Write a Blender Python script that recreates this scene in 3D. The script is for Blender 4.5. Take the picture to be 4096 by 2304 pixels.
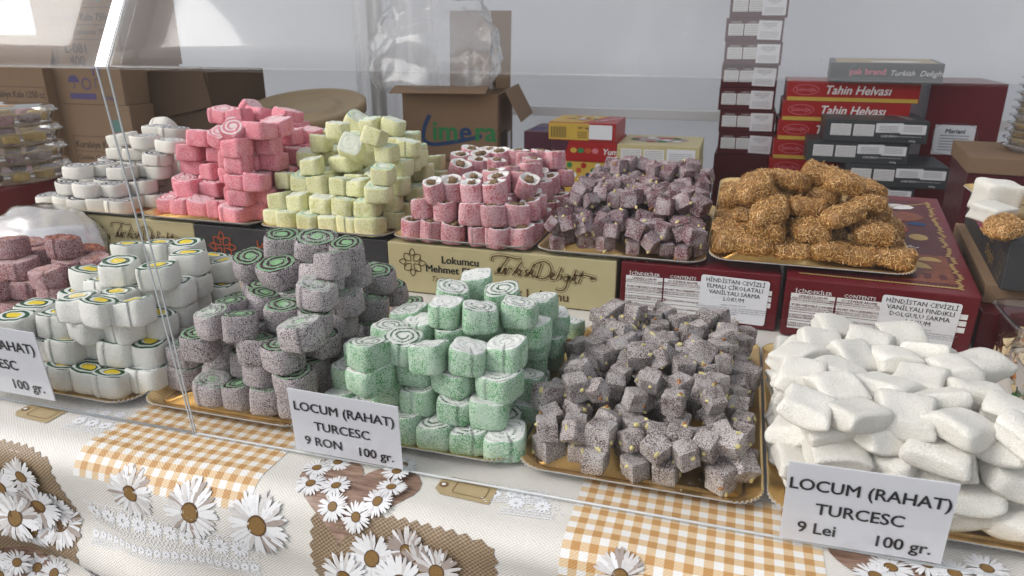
import bpy, bmesh, math, random
import numpy as np
from mathutils import Vector, Matrix, Euler
from mathutils.geometry import delaunay_2d_cdt

for o in list(bpy.data.objects):
    bpy.data.objects.remove(o)
scene = bpy.context.scene
COL = scene.collection
R = math.radians

# ------------------------------------------------------------------ camera
# world: table top z = 0, x along the stall front, y away from the viewer
F4 = 2958.0; PITCH = R(19.4); YAW = R(16.9); CAMH = 0.45
cam_d = bpy.data.cameras.new('camera'); cam = bpy.data.objects.new('camera', cam_d); COL.objects.link(cam)
cam_d.sensor_width = 36.0; cam_d.lens = 36.0 * F4 / 4096; cam_d.clip_start = 0.02; cam_d.clip_end = 400
cam.location = (0, 0, CAMH); cam.rotation_euler = (R(90) - PITCH, 0, YAW)
cam_d.dof.use_dof = True; cam_d.dof.focus_distance = 0.98; cam_d.dof.aperture_fstop = 11
scene.camera = cam
# ------------------------------------------------------------------ world, sun, exposure
SUN_EL, SUN_AZ = R(37), R(240)          # azimuth measured from +y, clockwise
w = bpy.data.worlds.new('World'); scene.world = w; w.use_nodes = True
nt = w.node_tree; bg = nt.nodes['Background']
sky = nt.nodes.new('ShaderNodeTexSky'); sky.sky_type = 'NISHITA'; sky.sun_disc = False
sky.sun_elevation = SUN_EL; sky.sun_rotation = SUN_AZ; sky.air_density = 1.0; sky.dust_density = 3.0
hs = nt.nodes.new('ShaderNodeHueSaturation'); hs.inputs['Saturation'].default_value = 0.30
nt.links.new(sky.outputs[0], hs.inputs['Color']); nt.links.new(hs.outputs[0], bg.inputs['Color'])
bg.inputs['Strength'].default_value = 0.15
sun_d = bpy.data.lights.new('sun', 'SUN'); sun_d.energy = 0.65; sun_d.angle = R(16); sun_d.color = (1, .97, .93)
sun = bpy.data.objects.new('sun', sun_d); COL.objects.link(sun)
sdir = Vector((math.sin(SUN_AZ) * math.cos(SUN_EL), math.cos(SUN_AZ) * math.cos(SUN_EL), math.sin(SUN_EL)))
sun.rotation_euler = sdir.to_track_quat('Z', 'Y').to_euler(); sun.location = sdir * 10
scene.view_settings.view_transform = 'Standard'; scene.view_settings.look = 'None'
scene.view_settings.exposure = 0.53; scene.view_settings.gamma = 1.0
scene.render.engine = 'CYCLES'; scene.cycles.max_bounces = 8; scene.cycles.transparent_max_bounces = 16

# ------------------------------------------------------------------ photo pixel -> place helpers
FW = np.array([-math.sin(YAW) * math.cos(PITCH), math.cos(YAW) * math.cos(PITCH), -math.sin(PITCH)])
RT = np.array([math.cos(YAW), math.sin(YAW), 0.0]); UP = np.cross(RT, FW)
CP = np.array([0, 0, CAMH])
def ray4(x, y): return FW * F4 + RT * (x - 2048) - UP * (y - 1152)
def ray(x, y): return ray4(x * 1.59, y * 1.59)          # pixels of the 2576-wide view
def onz(x, y, z=0.0):
    d = ray(x, y); return Vector(CP + d * ((z - CAMH) / d[2]))
def ony(x, y, yy):
    d = ray(x, y); return Vector(CP + d * (yy / d[1]))

# ------------------------------------------------------------------ object helpers
def tag(o, label=None, cat=None, group=None, kind=None):
    if label: o['label'] = label
    if cat: o['category'] = cat
    if group: o['group'] = group
    if kind: o['kind'] = kind
    return o
def empty(name, loc=(0, 0, 0), rot=(0, 0, 0)):
    o = bpy.data.objects.new(name, None); COL.objects.link(o); o.location = loc; o.rotation_euler = rot
    o.empty_display_size = .02
    return o
def mesh_obj(name, verts, faces, mat, parent=None, smooth=False, mats=None, fmat=None):
    me = bpy.data.meshes.new(name); me.from_pydata([tuple(v) for v in verts], [], faces)
    for m in (mats or [mat]): me.materials.append(m)
    if fmat: me.polygons.foreach_set('material_index', fmat)
    if smooth: me.polygons.foreach_set('use_smooth', [True] * len(me.polygons))
    me.update()
    o = bpy.data.objects.new(name, me); COL.objects.link(o)
    if parent: o.parent = parent
    return o
def bm_obj(name, bm, mat, parent=None, smooth=False):
    me = bpy.data.meshes.new(name); bm.to_mesh(me); bm.free(); me.materials.append(mat)
    if smooth: me.polygons.foreach_set('use_smooth', [True] * len(me.polygons))
    o = bpy.data.objects.new(name, me); COL.objects.link(o)
    if parent: o.parent = parent
    return o
def box_bm(bm, c, s, bev=0.0, seg=1, rot=None):
    r = bmesh.ops.create_cube(bm, size=1.0)
    M = Matrix.Translation(c) @ (rot.to_4x4() if rot else Matrix.Identity(4)) @ Matrix.Diagonal((s[0], s[1], s[2], 1))
    bmesh.ops.transform(bm, matrix=M, verts=r['verts'])
    if bev > 0:
        es = list({e for v in r['verts'] for e in v.link_edges})
        bmesh.ops.bevel(bm, geom=es, offset=bev, segments=seg, affect='EDGES', profile=.6)
def box_part(name, c, s, mat, parent=None, bev=0.002, seg=2, rot=None):
    bm = bmesh.new(); box_bm(bm, c, s, bev, seg, rot)
    return bm_obj(name, bm, mat, parent)
def lathe(name, prof, mat, parent=None, n=48, smooth=True, loc=None):
    vs, fs = [], []
    for (r, z) in prof:
        for i in range(n):
            a = 2 * math.pi * i / n; vs.append((r * math.cos(a), r * math.sin(a), z))
    for k in range(len(prof) - 1):
        for i in range(n):
            j = (i + 1) % n; fs.append((k * n + i, k * n + j, (k + 1) * n + j, (k + 1) * n + i))
    o = mesh_obj(name, vs, fs, mat, parent, smooth)
    if loc: o.location = loc
    return o

# ------------------------------------------------------------------ materials
def newmat(name):
    m = bpy.data.materials.new(name); m.use_nodes = True
    return m, m.node_tree.nodes, m.node_tree.links, m.node_tree.nodes['Principled BSDF']
def math_n(N, L, op, a, b=None, c=None, clamp=False):
    n = N.new('ShaderNodeMath'); n.operation = op; n.use_clamp = clamp
    for i, v in enumerate((a, b, c)):
        if v is None: continue
        if isinstance(v, (int, float)): n.inputs[i].default_value = v
        else: L.new(v, n.inputs[i])
    return n.outputs[0]
def mixc(N, L, fac, a, b, mode='MIX'):
    n = N.new('ShaderNodeMix'); n.data_type = 'RGBA'; n.blend_type = mode
    for sock, v in ((n.inputs['Factor'], fac), (n.inputs[6], a), (n.inputs[7], b)):
        if isinstance(v, (int, float)): sock.default_value = v
        elif isinstance(v, tuple): sock.default_value = (*v, 1) if len(v) == 3 else v
        else: L.new(v, sock)
    return n.outputs[2]
def noise(N, L, co, scale, detail=2, rough=.5, w4=None):
    n = N.new('ShaderNodeTexNoise'); n.inputs['Scale'].default_value = scale; n.inputs['Detail'].default_value = detail
    n.inputs['Roughness'].default_value = rough
    if w4 is not None: n.noise_dimensions = '4D'; L.new(w4, n.inputs['W'])
    L.new(co, n.inputs['Vector']); return n.outputs['Fac']
def ramp(N, L, fac, lo, hi):
    n = N.new('ShaderNodeMapRange'); n.interpolation_type = 'SMOOTHSTEP'
    n.inputs['From Min'].default_value = lo; n.inputs['From Max'].default_value = hi
    L.new(fac, n.inputs['Value']); return n.outputs['Result']
def bump(N, L, P, h, dist, strength=1.0):
    b = N.new('ShaderNodeBump'); b.inputs['Distance'].default_value = dist; b.inputs['Strength'].default_value = strength
    L.new(h, b.inputs['Height']); L.new(b.outputs[0], P.inputs['Normal'])
def plain(name, col, rough=.6, metal=0.0, var=.08, nscale=60, bmp=0.0, spec=.4):
    m, N, L, P = newmat(name)
    co = N.new('ShaderNodeTexCoord').outputs['Object']
    f = noise(N, L, co, nscale, 4, .6)
    c2 = tuple(max(0, c * (1 - var * 2)) for c in col); c1 = tuple(min(1, c * (1 + var)) for c in col)
    L.new(mixc(N, L, f, c2, c1), P.inputs['Base Color'])
    r = N.new('ShaderNodeMapRange'); L.new(f, r.inputs['Value'])
    r.inputs['To Min'].default_value = max(.02, rough - .08); r.inputs['To Max'].default_value = min(1, rough + .08)
    L.new(r.outputs[0], P.inputs['Roughness'])
    P.inputs['Metallic'].default_value = metal; P.inputs['Specular IOR Level'].default_value = spec
    if bmp: bump(N, L, P, f, bmp)
    return m
def clear_mat(name, tint=(1, 1, 1), haze=.05, gloss=1.0, rough=.02, ior=1.49, dirt=.06):
    """clear plastic sheet: see-through with a Fresnel reflection and a pale diffuse haze with dusty smears"""
    m, N, L, P = newmat(name); N.remove(P); out = N['Material Output']
    tr = N.new('ShaderNodeBsdfTransparent'); tr.inputs[0].default_value = (*tint, 1)
    gl = N.new('ShaderNodeBsdfGlossy'); gl.inputs['Roughness'].default_value = rough
    df = N.new('ShaderNodeBsdfDiffuse'); df.inputs[0].default_value = (.75, .76, .78, 1)
    lw = N.new('ShaderNodeLayerWeight'); lw.inputs['Blend'].default_value = .5       # Schlick reflectance of a thin sheet, both sides alike
    f0 = ((ior - 1) / (ior + 1)) ** 2; refl = math_n(N, L, 'MULTIPLY_ADD', math_n(N, L, 'POWER', lw.outputs['Facing'], 5.0), 1 - f0, f0)
    co = N.new('ShaderNodeTexCoord').outputs['Object']
    mp = N.new('ShaderNodeMapping'); mp.inputs['Scale'].default_value = (1.0, 1.0, .35); L.new(co, mp.inputs[0])
    n1 = noise(N, L, mp.outputs[0], 14, 6, .65); n2 = noise(N, L, co, 260, 2, .5)
    sm = ramp(N, L, n1, .5, .85); sp = ramp(N, L, n2, .74, .80)
    dust_haze = math_n(N, L, 'MULTIPLY_ADD', sm, dirt, haze); dust_haze = math_n(N, L, 'MULTIPLY_ADD', sp, dirt * 2.5, dust_haze, clamp=True)
    m1 = N.new('ShaderNodeMixShader'); L.new(dust_haze, m1.inputs[0]); L.new(tr.outputs[0], m1.inputs[1]); L.new(df.outputs[0], m1.inputs[2])
    m2 = N.new('ShaderNodeMixShader'); L.new(math_n(N, L, 'MULTIPLY', refl, gloss, clamp=True), m2.inputs[0])
    L.new(m1.outputs[0], m2.inputs[1]); L.new(gl.outputs[0], m2.inputs[2]); L.new(m2.outputs[0], out.inputs['Surface'])
    return m
def coat(name, base, flake, cover=.5, scale=800, bigvar=.12, bmp=.0008, rough=.8, sss=0.0, soft=.08):
    """jelly rolled in coconut / sugar: base colour showing between pale flakes"""
    m, N, L, P = newmat(name)
    co = N.new('ShaderNodeTexCoord').outputs['Object']; oi = N.new('ShaderNodeObjectInfo')
    rnd = math_n(N, L, 'MULTIPLY', oi.outputs['Random'], 37.0)
    f = noise(N, L, co, scale, 2, .6, rnd); b = noise(N, L, co, 55, 3, .6, rnd)
    v = math_n(N, L, 'MULTIPLY_ADD', math_n(N, L, 'SUBTRACT', b, .5), bigvar * 2.2, f)
    t = ramp(N, L, v, .56 - cover * .16 - soft, .56 - cover * .16 + soft)
    c = mixc(N, L, t, base, flake)
    h = N.new('ShaderNodeHueSaturation'); L.new(c, h.inputs['Color'])
    mr = N.new('ShaderNodeMapRange'); L.new(oi.outputs['Random'], mr.inputs['Value'])
    mr.inputs['To Min'].default_value = .86; mr.inputs['To Max'].default_value = 1.1
    L.new(mr.outputs[0], h.inputs['Value']); L.new(h.outputs[0], P.inputs['Base Color'])
    P.inputs['Roughness'].default_value = rough; P.inputs['Specular IOR Level'].default_value = .25
    if sss:
        P.inputs['Subsurface Weight'].default_value = sss; P.inputs['Subsurface Radius'].default_value = (.6, .45, .35)
        P.inputs['Subsurface Scale'].default_value = .006
    bump(N, L, P, v, bmp)
    return m
def swirl(name, dark, light, centre, turns=3.0, width=.45, rc=.22, frost=.35, frost_col=(.82, .82, .80), sty=1.0):
    """cut end of a rolled sweet: layers wound in a spiral round a centre, dusted with coconut"""
    m, N, L, P = newmat(name)
    uv = N.new('ShaderNodeUVMap'); uv.uv_map = 'cut'
    oi = N.new('ShaderNodeObjectInfo'); co = N.new('ShaderNodeTexCoord').outputs['Object']
    rnd = math_n(N, L, 'MULTIPLY', oi.outputs['Random'], 37.0)
    sx = N.new('ShaderNodeSeparateXYZ'); L.new(uv.outputs[0], sx.inputs[0])
    wob = noise(N, L, co, 60, 1, .5, rnd); wob = math_n(N, L, 'MULTIPLY', math_n(N, L, 'SUBTRACT', wob, .5), .35)
    x = math_n(N, L, 'ADD', math_n(N, L, 'SUBTRACT', sx.outputs[0], .5), math_n(N, L, 'MULTIPLY', wob, .35))
    y = math_n(N, L, 'MULTIPLY', math_n(N, L, 'SUBTRACT', sx.outputs[1], .5), sty)
    r = math_n(N, L, 'MULTIPLY', math_n(N, L, 'SQRT', math_n(N, L, 'ADD', math_n(N, L, 'MULTIPLY', x, x), math_n(N, L, 'MULTIPLY', y, y))), 2.0)
    r = math_n(N, L, 'MULTIPLY_ADD', wob, .16, r)
    th = math_n(N, L, 'DIVIDE', math_n(N, L, 'ARCTAN2', y, x), 2 * math.pi)
    s = math_n(N, L, 'ADD', math_n(N, L, 'MULTIPLY_ADD', r, turns, th), math_n(N, L, 'MULTIPLY', oi.outputs['Random'], 7.0))
    fr = math_n(N, L, 'FRACT', s)
    tri = math_n(N, L, 'ABSOLUTE', math_n(N, L, 'SUBTRACT', fr, .5))          # 0 mid .. .5 edge
    st = ramp(N, L, tri, .5 * (1 - width) - .03, .5 * (1 - width) + .03)
    c = mixc(N, L, st, light, dark)
    cen = ramp(N, L, r, rc - .03, rc + .03); c = mixc(N, L, cen, centre, c)
    f = noise(N, L, co, 900, 2, .6, rnd); b = noise(N, L, co, 70, 2, .6, rnd)
    fm = math_n(N, L, 'MULTIPLY', math_n(N, L, 'SUBTRACT', oi.outputs['Random'], .62), .30)
    v = math_n(N, L, 'ADD', math_n(N, L, 'MULTIPLY_ADD', math_n(N, L, 'SUBTRACT', b, .5), .5, f), fm)
    lo = .74 - frost * .5
    t = ramp(N, L, v, lo - .05, lo + .05)
    c = mixc(N, L, math_n(N, L, 'MULTIPLY', t, .92), c, frost_col)
    L.new(c, P.inputs['Base Color']); P.inputs['Roughness'].default_value = .65; P.inputs['Specular IOR Level'].default_value = .3
    hgt = math_n(N, L, 'MULTIPLY_ADD', st, -.9, math_n(N, L, 'MULTIPLY', v, .8))
    bump(N, L, P, hgt, .0010)
    return m

def gold_mat(name, col=(.85, .60, .27), rough=.28):
    m, N, L, P = newmat(name)
    co = N.new('ShaderNodeTexCoord').outputs['Object']
    f = noise(N, L, co, 22, 3, .5); f2 = noise(N, L, co, 300, 2, .6)
    L.new(mixc(N, L, f, tuple(c * .75 for c in col), tuple(min(1, c * 1.2) for c in col)), P.inputs['Base Color'])
    P.inputs['Metallic'].default_value = .95
    mr = N.new('ShaderNodeMapRange'); L.new(f2, mr.inputs['Value']); mr.inputs['To Min'].default_value = rough - .06; mr.inputs['To Max'].default_value = rough + .12
    L.new(mr.outputs[0], P.inputs['Roughness'])
    bump(N, L, P, f, .0012, .3)
    return m
def cardboard(name, col):
    m, N, L, P = newmat(name)
    co = N.new('ShaderNodeTexCoord').outputs['Object']
    mp = N.new('ShaderNodeMapping'); mp.inputs['Scale'].default_value = (1, 1, 8); L.new(co, mp.inputs[0])
    f = noise(N, L, mp.outputs[0], 30, 5, .7); g = noise(N, L, co, 4, 3, .6)
    c = mixc(N, L, f, tuple(x * .78 for x in col), tuple(x * 1.12 for x in col)); c = mixc(N, L, math_n(N, L, 'MULTIPLY', g, .4), c, tuple(x * .6 for x in col))
    L.new(c, P.inputs['Base Color']); P.inputs['Roughness'].default_value = .85; P.inputs['Specular IOR Level'].default_value = .2
    bump(N, L, P, f, .0006)
    return m
M = {}
M['gold'] = gold_mat('gold foil card'); M['card_edge'] = plain('grey card edge', (.35, .34, .33), .8)
M['carton'] = cardboard('brown cardboard', (.26, .17, .105)); M['carton_dark'] = cardboard('dark cardboard', (.10, .065, .042))
M['gold_box'] = plain('gold printed carton', (.50, .44, .25), .4, 0.12, .05, 25)
M['dark_box'] = plain('charcoal carton', (.035, .036, .04), .45, 0, .12, 30)
M['maroon'] = plain('maroon carton', (.115, .006, .012), .35, 0, .1, 30)
M['maroon_dark'] = plain('dark maroon carton', (.07, .006, .010), .4, 0, .1, 30)
M['red'] = plain('red carton', (.34, .012, .012), .35, 0, .06, 30)
M['yellow'] = plain('yellow carton', (.55, .36, .06), .4, 0, .06, 30)
M['cream'] = plain('cream carton', (.52, .45, .24), .45, 0, .06, 30)
M['purple_box'] = plain('dark purple carton', (.07, .018, .035), .4, 0, .08, 30)
M['grey_box'] = plain('slate carton', (.045, .052, .056), .42, 0, .08, 30)
M['white_print'] = plain('white print', (.72, .72, .72), .6, 0, .03, 80)
M['sticker'] = plain('white sticker', (.70, .71, .74), .45, 0, .03, 40)
M['black_ink'] = plain('black ink', (.014, .014, .016), .6, 0, .1, 50)
M['grey_ink'] = plain('grey ink', (.16, .16, .17), .6, 0, .1, 50)
M['brown_ink'] = plain('brown ink', (.11, .065, .022), .5, 0, .1, 50)
M['dark_brown_ink'] = plain('dark brown ink', (.045, .028, .022), .6, 0, .1, 50)
M['orange_ink'] = plain('orange ink', (.45, .085, .02), .5, 0, .1, 50)
M['gold_ink'] = plain('gold ink', (.42, .28, .10), .4, .3, .1, 50)
M['pink_ink'] = plain('pink ink', (.60, .16, .20), .5, 0, .1, 50)
M['green_ink'] = plain('green ink', (.02, .19, .06), .6, 0, .1, 50)
M['blue_ink'] = plain('blue ink', (.012, .045, .13), .6, 0, .1, 50)
M['teal_ink'] = plain('teal ink', (.09, .2, .17), .6, 0, .1, 50)
M['violet_ink'] = plain('violet ink', (.07, .05, .16), .6, 0, .1, 50)
M['rust'] = plain('rust print', (.20, .05, .02), .4, 0, .5, 130)
M['acrylic'] = clear_mat('clear acrylic', haze=.002, gloss=.35, dirt=.010)
M['acrylic_top'] = clear_mat('clear acrylic upper', haze=.06, gloss=.28, rough=.04, dirt=.06)  # besides dust, the white haze paints in milky sky reflection
M['acrylic_edge'] = plain('acrylic cut edge', (.45, .47, .48), .25, 0, .1, 90)
M['film'] = clear_mat('clear plastic film', haze=.10, gloss=3.0, rough=.12, dirt=.25)
M['tub'] = clear_mat('clear tub plastic', tint=(.93, .93, .92), haze=.04, gloss=2.2, rough=.06, dirt=.05)
M['paper'] = plain('white paper', (.60, .61, .65), .55, 0, .02, 30)

# ------------------------------------------------------------------ lettering and line art (flat print)
_txt = {}
def text_mesh(body, size, bold=0.0, shear=0.0, spacing=1.0, res=3, align='LEFT', line=1.0):
    key = (body, round(size, 6), bold, shear, spacing, align, line)
    if key in _txt: return _txt[key]
    cu = bpy.data.curves.new('lettering', 'FONT'); cu.body = body; cu.size = size
    cu.shear = shear; cu.space_character = spacing; cu.resolution_u = res; cu.align_x = align; cu.space_line = line
    ob = bpy.data.objects.new('tmp_text', cu); COL.objects.link(ob)
    dg = bpy.context.evaluated_depsgraph_get(); dg.update()
    me = bpy.data.meshes.new_from_object(ob.evaluated_get(dg)); me.name = 'lettering'
    bpy.data.objects.remove(ob); bpy.data.curves.remove(cu)
    if bold and len(me.vertices):            # heavier strokes: the same glyphs laid over each other a hair apart
        n = len(me.vertices); co = np.empty(n * 3, dtype=np.float32); me.vertices.foreach_get('co', co); co = co.reshape(-1, 3)
        fs = [tuple(p.vertices) for p in me.polygons]; V, Fc = [], []; b = bold * size
        for k, (dx, dy) in enumerate(((0, 0), (b, 0), (-b, 0), (0, b * .7), (0, -b * .7))):
            V += [(x + dx, y + dy, z + k * 1.2e-5) for x, y, z in co]; Fc += [tuple(i + k * n for i in f) for f in fs]
        me = bpy.data.meshes.new('lettering'); me.from_pydata(V, [], Fc)
    _txt[key] = me
    return me
def frame_mat(org, xa, ya):
    xa = Vector(xa).normalized(); ya = Vector(ya).normalized(); n = xa.cross(ya)
    Mx = Matrix((xa, ya, n)).transposed().to_4x4(); Mx.translation = Vector(org); return Mx
class Face:
    """a flat printed side of a thing: u to the right, v up, seen from outside"""
    def __init__(s, parent, org, xa, ya): s.p = parent; s.M = frame_mat(org, xa, ya); s.k = 0
    def put(s, o, u, v, lift):
        o.parent = s.p; o.matrix_local = s.M @ Matrix.Translation((u, v, lift))
    def text(s, body, u, v, size, mat, bold=.012, shear=0, spacing=1, align='LEFT', lift=.0009, rot=0, line=1.0, sx=1.0, name='lettering'):
        me = text_mesh(body, size, bold, shear, spacing, 3 if size > .012 else 1, align, line)
        if len(me.vertices) == 0: return
        if me.users and me.materials and me.materials[0] != mat: me = me.copy(); me.materials.clear()
        if not me.materials: me.materials.append(mat)
        o = bpy.data.objects.new(name, me); COL.objects.link(o)
        o.parent = s.p; o.matrix_local = s.M @ Matrix.Translation((u, v, lift)) @ Matrix.Rotation(rot, 4, 'Z') @ Matrix.Diagonal((sx, 1, 1, 1))
        return o
    def rect(s, u, v, w, h, mat, name='printed_panel', lift=.0005, rnd=0.0, rot=0):
        pts = []
        if rnd:
            for cx, cy, a0 in ((w - rnd, h - rnd, 0), (rnd, h - rnd, 90), (rnd, rnd, 180), (w - rnd, rnd, 270)):
                for i in range(5):
                    a = R(a0 + 22.5 * i); pts.append((cx + rnd * math.cos(a), cy + rnd * math.sin(a), 0))
        else: pts = [(0, 0, 0), (w, 0, 0), (w, h, 0), (0, h, 0)]
        o = mesh_obj(name, pts, [tuple(range(len(pts)))], mat)
        o.parent = s.p; o.matrix_local = s.M @ Matrix.Translation((u, v, lift)) @ Matrix.Rotation(rot, 4, 'Z')
        return o
    def poly(s, pts, mat, name='printed_shape', lift=.0005):
        o = mesh_obj(name, [(x, y, 0) for x, y in pts], [tuple(range(len(pts)))], mat); s.put(o, 0, 0, lift); return o
    def lines(s, strokes, width, mat, name='printed_emblem', lift=.0008, u=0, v=0, k=1.0, shear=0):
        vs, fs = [], []
        for st in strokes:
            P = smooth_path([Vector((x * k + shear * y * k, y * k, 0)) for x, y in st])
            b = len(vs)
            for i, p in enumerate(P):
                t = (P[min(i + 1, len(P) - 1)] - P[max(i - 1, 0)]); t = t.normalized() if t.length > 1e-9 else Vector((1, 0, 0))
                n = Vector((-t.y, t.x, 0)) * width * .5
                vs += [p + n, p - n]
                if i: fs.append((b + 2 * i - 2, b + 2 * i - 1, b + 2 * i + 1, b + 2 * i))
        o = mesh_obj(name, vs, fs, mat); s.put(o, u, v, lift); return o
def smooth_path(P, sub=6):
    if len(P) < 3: return P
    out = []
    for i in range(len(P) - 1):
        p0 = P[max(i - 1, 0)]; p1 = P[i]; p2 = P[i + 1]; p3 = P[min(i + 2, len(P) - 1)]
        for j in range(sub):
            t = j / sub
            out.append(.5 * ((2 * p1) + (p2 - p0) * t + (2 * p0 - 5 * p1 + 4 * p2 - p3) * t * t + (3 * p1 - p0 - 3 * p2 + p3) * t ** 3))
    return out + [P[-1]]
def arc(cx, cy, r, a0, a1, n=8, ry=None):
    return [(cx + r * math.cos(R(a0 + (a1 - a0) * i / n)), cy + (ry or r) * math.sin(R(a0 + (a1 - a0) * i / n))) for i in range(n + 1)]
# flower emblem of leaf shapes round a cross, unit square +-1
EMBLEM = []
for q in range(4):
    a = q * math.pi / 2; ca, sa = math.cos(a), math.sin(a)
    rt = lambda x, y: (x * ca - y * sa, x * sa + y * ca)
    EMBLEM.append([rt(*p) for p in [(.48, 0), (.68, .2), (1.0, 0), (.68, -.2), (.48, 0)]])
    EMBLEM.append([rt(*p) for p in [(.08, .14), (.14, .5), (.34, .62), (.62, .56), (.56, .30), (.40, .14), (.08, .10)]])
    EMBLEM.append([rt(*p) for p in [(.62, .12), (.60, .40)]])
SCRIPT = [[(1172, 600), (1182, 566), (1230, 555), (1300, 556), (1360, 566), (1396, 560)], [(1302, 560), (1258, 620), (1218, 680), (1192, 690)],
 [(1240, 640), (1228, 676), (1246, 685), (1278, 640), (1268, 680), (1280, 690)], [(1284, 690), (1302, 645), (1322, 640), (1328, 652)],
 [(1330, 692), (1362, 640), (1402, 584)], [(1345, 668), (1390, 642)], [(1358, 662), (1382, 690)], [(1402, 645), (1386, 684), (1398, 690)], [(1413, 626), (1417, 622)],
 [(1444, 640), (1426, 652), (1438, 672), (1414, 690)], [(1444, 692), (1492, 590)], [(1456, 668), (1484, 646), (1476, 684), (1488, 690)],
 [(1544, 584), (1512, 690)], [(1490, 618), (1510, 586), (1570, 568), (1612, 604), (1604, 658), (1562, 694), (1500, 690)],
 [(1612, 678), (1642, 660), (1634, 645), (1614, 658), (1612, 690), (1642, 694)], [(1652, 696), (1692, 600)], [(1692, 652), (1682, 690)], [(1702, 630), (1705, 627)],
 [(1744, 662), (1712, 664), (1708, 692), (1732, 690), (1748, 656), (1720, 748), (1682, 772), (1650, 762)], [(1756, 704), (1796, 606)], [(1766, 682), (1792, 662), (1786, 700), (1800, 706)],
 [(1810, 706), (1844, 612)], [(1780, 650), (1850, 641), (1928, 655), (1896, 668)]]
SCRIPT = [[((x - 1172) / 756, (775 - y) / 756) for x, y in s] for s in SCRIPT]

# ================================================================== SETTING
def ground_mat():
    m, N, L, P = newmat('paving')
    co = N.new('ShaderNodeTexCoord').outputs['Object']
    b = N.new('ShaderNodeTexBrick'); b.inputs['Scale'].default_value = 4; L.new(co, b.inputs['Vector'])
    b.inputs['Color1'].default_value = (.20, .19, .18, 1); b.inputs['Color2'].default_value = (.25, .24, .22, 1); b.inputs['Mortar'].default_value = (.09, .09, .085, 1)
    f = noise(N, L, co, 9, 6, .7); L.new(mixc(N, L, .5, b.outputs['Color'], mixc(N, L, f, (.1, .1, .095), (.3, .29, .27))), P.inputs['Base Color'])
    P.inputs['Roughness'].default_value = .9; bump(N, L, P, b.outputs['Fac'], -.004)
    return m
GZ = -.78
tag(mesh_obj('ground', [(-60, -60, GZ), (60, -60, GZ), (60, 60, GZ), (-60, 60, GZ)], [(0, 1, 2, 3)], ground_mat()), kind='structure')

def fabric_white(name, col=(.86, .865, .885), trans=.6):
    m, N, L, P = newmat(name); out = N['Material Output']
    co = N.new('ShaderNodeTexCoord').outputs['Object']; f = noise(N, L, co, 3, 4, .6); g = noise(N, L, co, 500, 2)
    c = mixc(N, L, f, tuple(x * .93 for x in col), col); L.new(c, P.inputs['Base Color']); P.inputs['Roughness'].default_value = .8
    tl = N.new('ShaderNodeBsdfTranslucent'); L.new(c, tl.inputs[0])
    bump(N, L, P, math_n(N, L, 'MULTIPLY_ADD', f, 6, g), .002)
    mx = N.new('ShaderNodeMixShader'); mx.inputs[0].default_value = trans
    L.new(P.outputs[0], mx.inputs[1]); L.new(tl.outputs[0], mx.inputs[2]); L.new(mx.outputs[0], out.inputs['Surface'])
    return m
M['tent'] = fabric_white('white tent fabric')
def sheet(nx, ny, fn):
    vs = [fn(i / nx, j / ny) for j in range(ny + 1) for i in range(nx + 1)]
    fs = [(j * (nx + 1) + i, j * (nx + 1) + i + 1, (j + 1) * (nx + 1) + i + 1, (j + 1) * (nx + 1) + i) for j in range(ny) for i in range(nx)]
    return vs, fs
WY = 4.2
def wallf(s, t):
    x = -6.5 + 11 * s; z = GZ + 2.95 * t
    return (x, WY + .03 * math.sin(x * 2.3) + .016 * math.sin(x * 7 + z * 3) + .022 * math.sin(z * 9 + x * .8) + .012 * abs(math.sin(x * 3.1 + .7 * z)) + .012 * math.sin(5 * z - 6 * x), z)
vs, fs = sheet(180, 60, wallf)
tent = empty('tent', (0, WY, GZ)); tag(tent, 'white fabric market tent closing the stall at the back', 'tent')
o = mesh_obj('back_wall', vs, fs, M['tent'], None, True); o.parent = tent; o.matrix_parent_inverse = tent.matrix_world.inverted(); o.location = (0, -WY * 0, 0)
o.matrix_parent_inverse = Matrix.Translation((0, -WY, -GZ))
vs, fs = sheet(60, 24, lambda s, t: (-6.5 + 11 * s, 1.15 + 3.15 * t, 1.62 + .5 * t + .02 * math.sin(20 * s + 9 * t)))
o = mesh_obj('roof', vs, fs, M['tent'], None, True); o.parent = tent; o.matrix_parent_inverse = Matrix.Translation((0, -WY, -GZ))  # unseen roof, added to shade the cartons at the back
pc = ony(948, 150, 3.95)
M['pole'] = plain('worn beige pole', (.20, .18, .14), .5, 0, .2, 20)
o = box_part('pole', (pc.x, 3.95, .62), (.075, .05, 2.8), M['pole'], None, .006); o.parent = tent; o.matrix_parent_inverse = Matrix.Translation((0, -WY, -GZ))
for zr in (0.02, -.35):
    o = box_part('wall_rail', (.4, 4.02, zr), (3.6, .03, .05), M['white_print'], None, .004); o.parent = tent; o.matrix_parent_inverse = Matrix.Translation((0, -WY, -GZ))

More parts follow.
